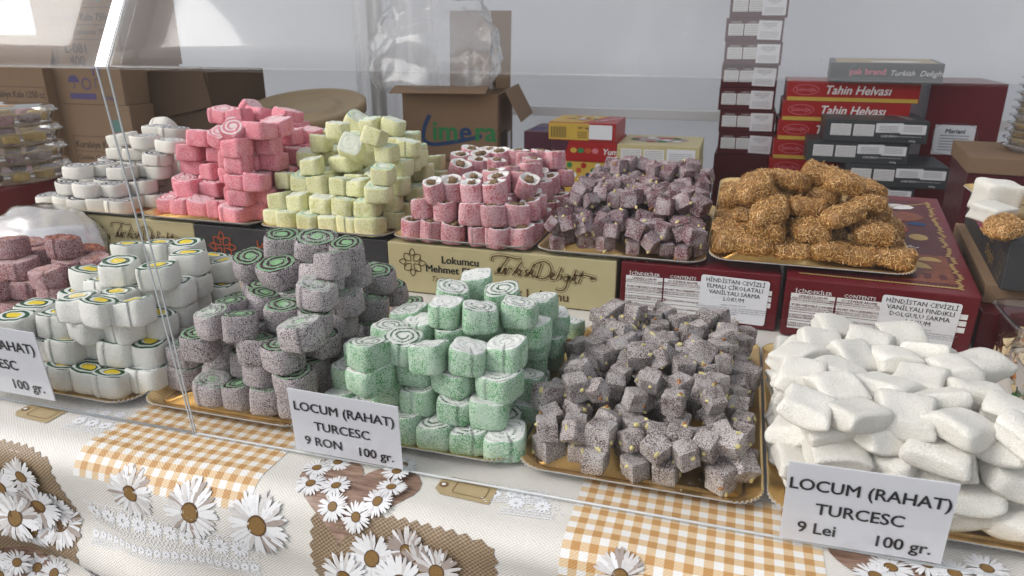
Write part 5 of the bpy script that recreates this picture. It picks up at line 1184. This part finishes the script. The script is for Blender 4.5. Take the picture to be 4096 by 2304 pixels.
def labels3(f, w_, h_, ink=True):
    for u, ww in ((.05, .26), (.33, .26)):
        f.rect(u * w_, .26 * h_, ww * w_, .50 * h_, M['white_print'])
        for q in range(6): f.rect((u + .015) * w_, (.30 + .075 * q) * h_, (ww - .03) * w_, .016 * h_, M['grey_ink'], 'printed_line', .0009)
        f.text(('İÇİNDEKİLER', 'CONTENTS')[u > .2], (u + ww / 2) * w_, .80 * h_, .075 * h_, M['white_print'], 0, align='CENTER')
def sticker3(f, w_, h_, u, ww, rot=0):
    f.rect(u * w_, .10 * h_, ww * w_, .80 * h_, M['sticker'], 'sticker', .0012, .003, rot)
    f.text('HİNDİSTAN CEVİZLİ\nVANİLYALI SARMA\nLOKUM', (u + ww * .5) * w_, .74 * h_, .085 * h_, M['grey_ink'], 0, align='CENTER', lift=.0018, sx=.8)
    for q in range(5): f.rect((u + ww * .1) * w_, (.18 + .055 * q) * h_, ww * .8 * w_, .010 * h_, M['grey_ink'], 'printed_line', .0018)
# tall stack of maroon cartons
rs = random.Random(12)
a = ony(1832, 395, 3.6); b = ony(1966, 395, 3.6); sw_ = .243; sh_ = .0985
ztop = ony(1830, 150, 3.6).z; n0 = int((ztop + .9 - PZ) / sh_) + 1
for i in range(16):
    z = PZ + .0005 + i * (sh_ + .0006); lab = 'maroon carton number %d from the top of the tall stack' % (16 - i)
    w16 = ['sixteenth', 'fifteenth', 'fourteenth', 'thirteenth', 'twelfth', 'eleventh', 'tenth', 'ninth', 'eighth', 'seventh', 'sixth', 'fifth', 'fourth', 'third', 'second', 'topmost'][i]
    r, f = carton('sweets_carton', 'maroon carton with white sticker, %s from the top of the tall stack' % w16 if i < 15 else 'topmost maroon carton of the tall stack at the back', 'tall stack of maroon cartons', (-.098 + rs.uniform(-.008, .008), 3.6 + rs.uniform(-.01, .01), z), (sw_, .38, sh_), M['maroon_dark'], rotz=R(rs.uniform(-1.5, 1.5)))
    if i > 4: labels3(f['front'], sw_, sh_); sticker3(f['front'], sw_, sh_, .56, .40, R(rs.uniform(-2, 1)))
# red halva cartons
x0 = ony(1978, 250, 3.5).x; wH = ony(2312, 250, 3.5).x - x0; zt = ony(2100, 205, 3.5).z; hH = .083
for i in range(11):
    z = zt - (i + 1) * (hH + .0007)
    if z < PZ - .02: break
    if z < PZ: z = PZ
    w_ = wH * (1 if i < 1 else .97)
    r, f = carton('halva_carton', ['topmost red carton lettered Tahin Helvası in the stack at the back', 'red carton with white oval logo, second in the halva stack', 'red carton with oval logo, third in the halva stack', 'red carton with oval logo, fourth in the halva stack'][i] if i < 4 else 'red and yellow halva carton low in the stack, %s from top' % LEVW[i], 'stack of red halva cartons', (x0 - .010 * i, 3.5, z), (w_, .30, hH), M['red'])
    f['front'].rect(0.003, .002, w_ - .006, .016, M['yellow'], 'printed_band')
    f['front'].lines([arc(.075, .048, .052, 0, 360, 24, .021)], .0022, M['pink_ink'])
    f['front'].text('Şahinoğlu', .075, .042, .020, M['pink_ink'], .01, align='CENTER')
    f['front'].text('Tahin Helvası', .15, .032, .050, M['white_print'], .02, .25, sx=.95)
# slate cartons in front of them
x0 = ony(2078, 300, 3.3).x; wG = ony(2342, 300, 3.3).x - x0; z1 = ony(2200, 302, 3.3).z; hG = z1 - ony(2200, 358, 3.3).z
for i in range(9):
    z = z1 - (i + 1) * (hG + .0007)
    if z < PZ - .05: break
    z = max(z, PZ + .0002)
    off = (0, -.055, .10, -.01, .02, .0, .01, 0, 0)[i]
    r, f = carton('sweets_carton', ('slate carton with white labels, top of the slate stack', 'slate carton with white labels, second in the slate stack', 'slate carton pushed to the right, third in the slate stack')[i] if i < 3 else 'slate carton low in the slate stack, %s from top' % LEVW[i], 'stack of slate cartons', (x0 + off, 3.3 + .01 * (i % 2), z), (wG, .34, hG), M['grey_box'])
    if i < 4:
        g = f['front']
        for u in (.06, .285):
            g.rect(u * wG, .28 * hG, .20 * wG, .52 * hG, M['white_print'])
            for q in range(7): g.rect((u + .008) * wG, (.32 + .066 * q) * hG, .184 * wG, .014 * hG, M['grey_box'], 'printed_line', .0009)
        g.rect(.50 * wG, .45 * hG, .26 * wG, .42 * hG, M['sticker'], 'sticker', .0012, .003, R(1.5)); g.rect(.735 * wG, .42 * hG, .24 * wG, .42 * hG, M['sticker'], 'sticker', .0016, .003)
        for u in (.53, .76):
            for q in range(4): g.rect(u * wG, (.53 + .07 * q) * hG, .18 * wG, .018 * hG, M['grey_ink'], 'printed_line', .0022)
        g.text('LOKUMCU', .56 * wG, .26 * hG, .13 * hG, M['white_print'], .02); g.text('5000g', .83 * wG, .08 * hG, .11 * hG, M['white_print'], .01); g.rect(.70 * wG, .30 * hG, .24 * wG, .012 * hG, M['white_print'])
    if i == 0:
        t = f['top']; t.poly(arc(.18, .25, .13, 0, 360, 14, .06)[:-1], M['petal_c'], 'printed_sweets', .0006)
        for q in range(14): t.poly(arc(.08 + .015 * q + rs.uniform(-.01, .01), .24 + rs.uniform(-.05, .05), .013, 0, 360, 8)[:-1], rs.choice([M['petal_a'], M['almond'], M['petal_b'], M['tag_print']]), 'printed_sweets', .0008 + .0001 * q)
        t.lines(EMBLEM, .002, M['gold_ink'], u=.20, v=.10, k=.04); t.text('LOKUMCU', .28, .20, .03, M['white_print'], .02, rot=R(-75))
# black pak brand carton on top of the halva cartons
za = zt + .0005
r, f = carton('sweets_carton', 'tilted black carton lettered pak brand on top of the red halva cartons', None, (ony(2095, 150, 3.42).x, 3.46, za), (.42, .36, .078), M['grey_box'], rotz=R(-4), rotx=R(1))
g = f['front']; g.text('pak brand', .075, .033, .034, M['pink_ink'], .02); g.text('Turkish  Delight', .225, .030, .030, M['white_print'], 0, .3); g.lines([arc(.10, .043, .028, 100, 300, 10)], .002, M['teal_ink'])
f['top'].rect(.02, .02, .38, .32, M['tag_print'], lift=.0005); f['top'].poly(arc(.25, .1, .1, 0, 360, 14, .05)[:-1], M['petal_a'], 'printed_sweets', .0009)
# dark red carton with a paper label
r, f, w_, h_, a = stored('large_carton', 'large dark red carton with a white ornate label at the back right', None, 2345, 2540, 208, 440, 3.6, .40, M['maroon'], 0, PZ + .0005)
lz = ony(2400, 345, 3.6).z - (a.z - h_); g = f['front']; lx = ony(2350, 330, 3.6).x - a.x
g.rect(lx + .002, lz - .075, .155, .125, M['sticker'], 'paper_label'); g.lines([[(lx + .008, lz - .069), (lx + .151, lz - .069), (lx + .151, lz + .044), (lx + .008, lz + .044), (lx + .008, lz - .069)]], .0015, M['grey_ink'], lift=.0010)
g.text('Mariani', lx + .08, lz + .016, .026, M['black_ink'], .03, .1, align='CENTER')
for q in range(6): g.rect(lx + .025, lz + .004 - .012 * q, .11, .003, M['grey_ink'], 'printed_line', .0010)
# brown carton with tubs at the right edge
r, f, w_, h_, a = stored('cardboard_box', 'plain brown carton carrying clear tubs at the right edge', None, 2440, 2640, 395, 440, 2.6, .40, M['carton'], R(-6))
carton('large_carton', 'dark maroon carton under the brown carton at the right edge', None, (a.x + .005, 2.605, PZ + .0005), (w_ - .01, .38, a.z - h_ - PZ - .001), M['maroon_dark'], R(-6))
for i in range(13): 
    rr = .10 - .0010 * i; t = empty('empty_tub', (a.x + .235 + .001 * i, 2.78, a.z + .0005 + .0235 * i)); tag(t, 'clear round tub in the tall column at the right edge, %s' % (['lowest', 'second up', 'third up', 'fourth up', 'fifth up', 'sixth up', 'seventh up', 'eighth up', 'ninth up', 'tenth up', 'eleventh up', 'twelfth up', 'topmost'][i]), 'tub', 'column of clear tubs')
    lathe('tub_body', [(0, .001), (rr * .85, .001), (rr * .95, .016), (rr, .018)], M['tub'], t, 36); lathe('lid', [(rr, .0182), (rr * 1.05, .0175), (rr * 1.05, .0195), (rr * .95, .0228), (0, .0228)], M['tub'], t, 36)
    lathe('sweets_layer', [(0, .003), (rr * .8, .003), (rr * .86, .014), (0, .0145)], [C['mint'][0], M['honey'], M['carton'], M['honey']][i % 4], t, 24)
# assorted cartons in the middle
r, f, w_, h_, a = stored('sweets_carton', 'yellow and red carton with barcode on top of the small stack', 'small mixed stack', 1380, 1550, 306, 354, 3.0, .26, M['red'])
g = f['front']; g.rect(.002, .002, w_ * .60, h_ - .004, M['yellow'], 'printed_panel'); g.rect(w_ * .61, h_ * .10, w_ * .34, h_ * .80, M['sticker'], 'sticker', .0008)
for q in range(16): g.rect(w_ * (.04 + .0145 * q), h_ * .14, w_ * (.004 + .005 * (q * 7 % 3 == 0)), h_ * .62, M['black_ink'], 'barcode_bar', .0010)
g.text('NET 3kg', w_ * .44, h_ * .66, h_ * .18, M['black_ink'], .02); 
for q in range(4): g.rect(w_ * .44, h_ * (.16 + .10 * q), w_ * .14, h_ * .04, M['brown_ink'], 'printed_line', .0010)
t = f['top']; t.poly([(0.003, .003), (w_ * .5, .003), (w_ * .75, .257), (0.003, .257)], M['yellow'], 'printed_panel', .0005)
for q in range(16): t.poly(arc(.05 + rs.uniform(0, .12), .05 + rs.uniform(0, .17), .014, 0, 360, 8)[:-1], rs.choice([M['green_ink'], M['red'], M['petal_a'], M['blue_ink'], M['orange_ink']]), 'printed_sweets', .0008 + .0001 * q)
t.text('Özel Seçme', w_ * .72, .06, .034, M['white_print'], .02, rot=R(62))
zn = a.z - h_; xs_ = a.x
r, f = carton('sweets_carton', 'red carton lettered Yummy with candy pictures, second in the small stack', 'small mixed stack', (xs_ + .012, 3.005, zn - .0855), (w_ * .98, .26, .085), M['red'])
g = f['front']; g.poly([(0.001, .002), (.05, .002), (.075, .083), (0.001, .083)], M['purple_box'], 'printed_panel', .0005); g.text('Yummy', w_ * .77, .032, .034, M['white_print'], .02, .2)
for q, mt in enumerate(('yellow', 'green_ink', 'orange_ink', 'pink_ink')): g.poly(arc(.095 + .03 * q, .045, .014, 0, 360, 9, .011)[:-1], M[mt], 'printed_sweets', .0008)
for i in range(6):
    r, f = carton('sweets_carton', 'yellow carton with candy pictures under the Yummy carton' if i == 0 else 'yellow candy carton hidden low in the small stack, %s from top' % LEVW[i + 2], 'small mixed stack', (xs_ + .02 + .004 * i, 3.01, zn - .0865 * (i + 2)), (w_ * .98, .26, .0855), M['yellow'])
    if i == 0:
        for q in range(12): f['front'].poly(arc(.03 + .02 * q, .03 + .02 * (q % 3), .012, 0, 360, 8)[:-1], M[('red', 'blue_ink', 'green_ink', 'petal_a', 'orange_ink')[q % 5]], 'printed_sweets', .0007 + .0001 * q)
zz = zn - .0865 * 7
if zz > PZ: r, f = carton('large_carton', 'plain brown carton at the foot of the small stack', None, (xs_ + .01, 3.0, PZ + .0003), (w_ * 1.05, .28, zz - PZ - .0008), M['carton'])
r, f, w_, h_, a = stored('sweets_carton', 'cream carton with a sweets picture on its lid', 'cream cartons', 1553, 1762, 362, 416, 3.0, .30, M['cream'])
g = f['front']
for u in (.05, .33):
    g.rect(u * w_, .2 * h_, .25 * w_, .58 * h_, M['white_print'])
    for q in range(6): g.rect((u + .012) * w_, (.26 + .085 * q) * h_, .226 * w_, .02 * h_, M['grey_ink'], 'printed_line', .0009)
g.rect(.61 * w_, .12 * h_, .34 * w_, .72 * h_, M['sticker'], 'sticker', .0012)
for q in range(5): g.rect(.64 * w_, (.2 + .1 * q) * h_, .28 * w_, .02 * h_, M['grey_ink'], 'printed_line', .0018)
t = f['top']; t.poly(arc(.15, .17, .12, 0, 360, 16, .09)[:-1], M['petal_c'], 'printed_sweets', .0005)
for q in range(18): t.poly(arc(.15 + rs.uniform(-.1, .1), .17 + rs.uniform(-.07, .07), .02, 0, 360, 8)[:-1], rs.choice([M['pink_ink'], M['petal_a'], M['green_ink'], M['red'], M['petal_b']]), 'printed_sweets', .0008 + .0001 * q)
for i in range(7):
    z = a.z - h_ - (i + 1) * (h_ + .001)
    if z < PZ: break
    carton('sweets_carton', 'cream carton under the picture-lid cream carton, %s from top' % LEVW[i + 1], 'cream cartons', (a.x + .012, 3.01, z), (w_ * .97, .30, h_), M['cream'])
if z < PZ: carton('large_carton', 'plain brown carton at the foot of the cream cartons', None, (a.x + .01, 3.0, PZ + .0003), (w_, .3, z + h_ + .001 - PZ - .001), M['carton'])
r, f, w_, h_, a = stored('large_carton', 'dark purple carton half hidden beside the cardboard box', None, 1318, 1385, 330, 400, 3.15, .3, M['purple_box'], 0, PZ + .0005)
f['top'].rect(.01, .05, .06, .12, M['violet_ink'])
# the big open cardboard box lettered in green and blue, with a bag on top
yL = 3.2; A0 = ony(1012, 235, yL); B0 = ony(1243, 235, yL); wL = B0.x - A0.x; zL = A0.z; hL = zL - PZ - .0005
lb = empty('cardboard_box', (A0.x, yL, PZ + .0005), (0, 0, R(8))); tag(lb, 'open brown cardboard box lettered Limera with raised flaps', 'box')
dL = .42; th = .006
for nm, c, s in (('front_panel', (wL / 2, 0, hL / 2), (wL, th, hL)), ('back_panel', (wL / 2, dL, hL / 2), (wL, th, hL)), ('side_panel', (0, dL / 2, hL / 2), (th, dL - th, hL)), ('side_panel', (wL, dL / 2, hL / 2), (th, dL - th, hL)), ('bottom', (wL / 2, dL / 2, .004), (wL - th, dL - th, .006))):
    box_part(nm, c, s, M['carton'], lb, .001, 1)
box_part('flap', (wL * .42, -.045, hL + .022), (wL * .98, .11, .005), M['carton'], lb, .001, 1, Euler((R(12), 0, R(2))).to_matrix())
box_part('flap', (wL / 2 + .06, dL + .01, hL + .18), (wL * .70, .005, .37), M['carton'], lb, .001, 1, Euler((R(-6), 0, 0)).to_matrix())
box_part('flap', (wL + .07, dL / 2, hL - .05), (.005, dL * .95, .16), M['carton'], lb, .001, 1, Euler((0, R(-28), 0)).to_matrix())
g = Face(lb, (0, -.004, 0), (1, 0, 0), (0, 0, 1)); zx = lambda px, py: (ony(px, py, yL).x - A0.x, ony(px, py, yL).z - PZ)
u0, v0 = zx(1062, 350); 
g.lines([[zx(1078, 290), zx(1066, 320), zx(1064, 350), zx(1078, 362), zx(1100, 364), zx(1160, 356), zx(1205, 346)]], .018, M['blue_ink'], 'printed_logo')
u1, v1 = zx(1085, 353); g.text('im', u1, v1, .125, M['green_ink'], .03); g.text('e', u1 + .128, v1, .125, M['blue_ink'], .03); g.text('ra', u1 + .200, v1, .125, M['green_ink'], .03)
g.text('www.limera.com', u1 + .05, v1 - .10, .03, M['dark_brown_ink'], .01)
g2 = Face(lb, (wL + .004, 0, 0), (0, 1, 0), (0, 0, 1)); g2.rect(.06, hL - .30, .16, .12, M['carton_dark'], 'printed_panel'); g2.text('L-066\n400', .08, hL - .22, .04, M['black_ink'], .02); g2.rect(.26, hL - .34, .09, .14, M['sticker'], 'sticker')
crumple('plastic_bag', (A0.x + .10, yL + .18, zL + .005 + .0), (.25, .17, .26), M['film'], 21, .35, 'big clear crumpled plastic bag on the open cardboard box', 'bag')
# barrel with a tan lid
lc = ony(752, 284, 2.95); M['tan_lid'] = plain('tan plastic lid', (.30, .22, .12), .45, 0, .1, 12); M['black_plastic'] = plain('black plastic', (.012, .012, .014), .4, 0, .1, 20)
br = empty('barrel', (lc.x, 2.95 + .05, PZ + .0005)); tag(br, 'black plastic barrel with a round tan screw lid', 'barrel'); zb = lc.z - PZ - .03; rb = .255
lathe('drum', [(0, 0), (rb * .9, 0), (rb * .97, .05), (rb, zb * .4), (rb * 1.0, zb * .7), (rb * .93, zb - .03), (rb * .93, zb)], M['black_plastic'], br, 56)
lathe('lid', [(rb * 1.04, zb - .02), (rb * 1.08, zb - .02), (rb * 1.09, zb + .02), (rb * 1.05, zb + .028), (rb * .98, zb + .024), (rb * .94, zb + .010), (rb * .60, zb + .012), (rb * .56, zb + .020), (rb * .50, zb + .020), (rb * .46, zb + .010), (0, zb + .012)], M['tan_lid'], br, 64)
ld = br.children[-1] if br.children else None
for ch in br.children:
    if ch.name.startswith('lid'): ch.matrix_local = Matrix.Translation((0, .0, zb + .035)) @ Matrix.Rotation(R(11), 4, 'X') @ Matrix.Translation((0, 0, -zb))
# cartons at the left
def kutu(px0, px1, pt, pb, y, d, label, lines, mat, zb=None, rz=0):
    r, f, w_, h_, a = stored('cardboard_box', label, 'brown cartons at the left', px0, px1, pt, pb, y, d, mat, rz, zb); return r, f['front'], w_, h_, a
hk = ony(200, 165, 2.6).z; hb = .265
zk = PZ + .0005; levels = []
z = hk - hb
rK, g, w_, h_, a = kutu(107, 300, 168, 262, 2.6, .36, 'brown carton with umbrella and fragile symbols, middle of the left stack', None, M['carton'])
zmid = a.z - h_; xk = a.x
g.text('TT', w_ * .62, h_ * .78, .05, M['violet_ink'], .03); g.poly(arc(w_ * .38, h_ * .60, .03, 0, 180, 8), M['violet_ink'], 'printed_umbrella'); g.lines([[(w_ * .38, h_ * .60), (w_ * .38, h_ * .46), (w_ * .36, h_ * .46)]], .004, M['violet_ink'])
g.lines([arc(w_ * .54, h_ * .56, .022, 0, 360, 10)], .006, M['violet_ink']); g.lines([[(w_ * .66, h_ * .46), (w_ * .66, h_ * .68), (w_ * .72, h_ * .68), (w_ * .72, h_ * .46)]], .004, M['violet_ink'])
g.rect(w_ * .30, h_ * .14, w_ * .34, h_ * .16, M['violet_ink']); g.text('Türkiye', w_ * .70, h_ * .14, .026, M['violet_ink'])
def kurabiye(g, w_, h_, cc='750cc', code='L-081'):
    g.lines([[(w_ * .22, h_ * .70), (w_ * .97, h_ * .70)], [(w_ * .22, h_ * .50), (w_ * .97, h_ * .50)], [(w_ * .22, h_ * .33), (w_ * .97, h_ * .33)], [(w_ * .22, h_ * .70), (w_ * .22, h_ * .05)]], .002, M['dark_brown_ink'], 'printed_frame')
    g.text('Kurabiye Kabı ' + cc, w_ * .24, h_ * .55, .042, M['dark_brown_ink'], .01, sx=.9); g.text('Cookie Container ' + cc, w_ * .24, h_ * .39, .030, M['dark_brown_ink'], .0)
    g.text(code, w_ * .32, h_ * .17, .055, M['dark_brown_ink'], .02); g.text('400', w_ * .36, h_ * .02, .055, M['dark_brown_ink'], .02)
    g.poly(arc(w_ * .83, h_ * .85, .028, 0, 360, 14)[:-1], M['teal_ink'], 'printed_logo')
nk = 2; hk2 = (zmid - PZ - .0012) / nk
for i in range(nk):
    r, f = carton('cardboard_box', ('brown carton lettered Kurabiye Kabı with white sticker, under the umbrella carton', 'brown carton at the foot of the left stack')[i], 'brown cartons at the left', (xk + .004, 2.6, zmid - .0005 - hk2 * (i + 1)), (w_ + .01, .36, hk2 - .0006), M['carton'])
    kurabiye(f['front'], w_, hk2 * (1 if i else .9)); f['front'].rect(w_ * .66, hk2 * .05, w_ * .30, hk2 * .20, M['sticker'], 'sticker')
topz = a.z
r, f = carton('cardboard_box', 'brown carton lettered Kurabiye Kabı on top of the left stack', 'brown cartons at the left', (xk - .02, 2.62, topz + .0006), (w_ * 1.05, .36, .34), M['carton'])
kurabiye(f['front'], w_ * 1.05, .34)
# left neighbour, its flap up
r, g, wn, hn, an = kutu(-60, 104, 168, 282, 2.55, .36, 'brown carton lettered Container 1250 cc at the left edge', None, M['carton'], PZ + .0005)
g.text('Kurabiye Kabı 1250 cc', wn - .012, hn - .125, .040, M['dark_brown_ink'], .01, align='RIGHT', sx=.85); g.text('Cookie Container 1250 cc', wn - .010, hn - .19, .030, M['dark_brown_ink'], 0, align='RIGHT', sx=.9)
g.text('L-112', wn - .13, hn - .26, .055, M['dark_brown_ink'], .02, align='RIGHT'); g.rect(wn - .11, hn - .33, .09, .10, M['sticker'], 'sticker'); g.lines([[(0, hn - .145), (wn - .01, hn - .145)], [(0, hn - .21), (wn - .01, hn - .21)], [(wn - .01, hn - .08), (wn - .01, hn - .5)], [(0, hn - .08), (wn - .01, hn - .08)]], .002, M['dark_brown_ink'], 'printed_frame')
bf = Face(r, (0, 0, 0), (1, 0, 0), (0, 0, 1)); box_part('flap', (wn * .6, .06, hn + .065), (wn * .8, .006, .14), M['carton'], r, .001, 1, Euler((R(-20), 0, R(4))).to_matrix())
# big dark carton to the right of the stack
r, g, w_, h_, a = kutu(302, 520, 178, 420, 2.75, .40, 'large dark brown carton beside the lettered cartons at the left', None, M['carton_dark'], PZ + .0005)
g.poly([(.0, h_ - .34), (w_, h_ - .14), (w_, h_ - .145), (0, h_ - .345)], M['dark_brown_ink'], 'flap_seam'); box_part('flap', (w_ * .55, -.006, h_ - .10), (w_ * .9, .004, .17), M['carton_dark'], r, .001, 1, Euler((R(-3), R(-12), 0)).to_matrix())
# draped white plastic sheet beside the pole
vs, fs = sheet(20, 30, lambda s, t: (ony(985, 200, 3.7).x - .25 + .5 * s, 3.75 + .03 * math.sin(14 * s + 3 * t) + .02 * math.sin(31 * s), -.55 + 1.7 * t))
tag(mesh_obj('plastic_sheet', vs, fs, M['bagfilm'], None, True), 'hanging milky plastic sheet beside the tent pole', 'sheet')
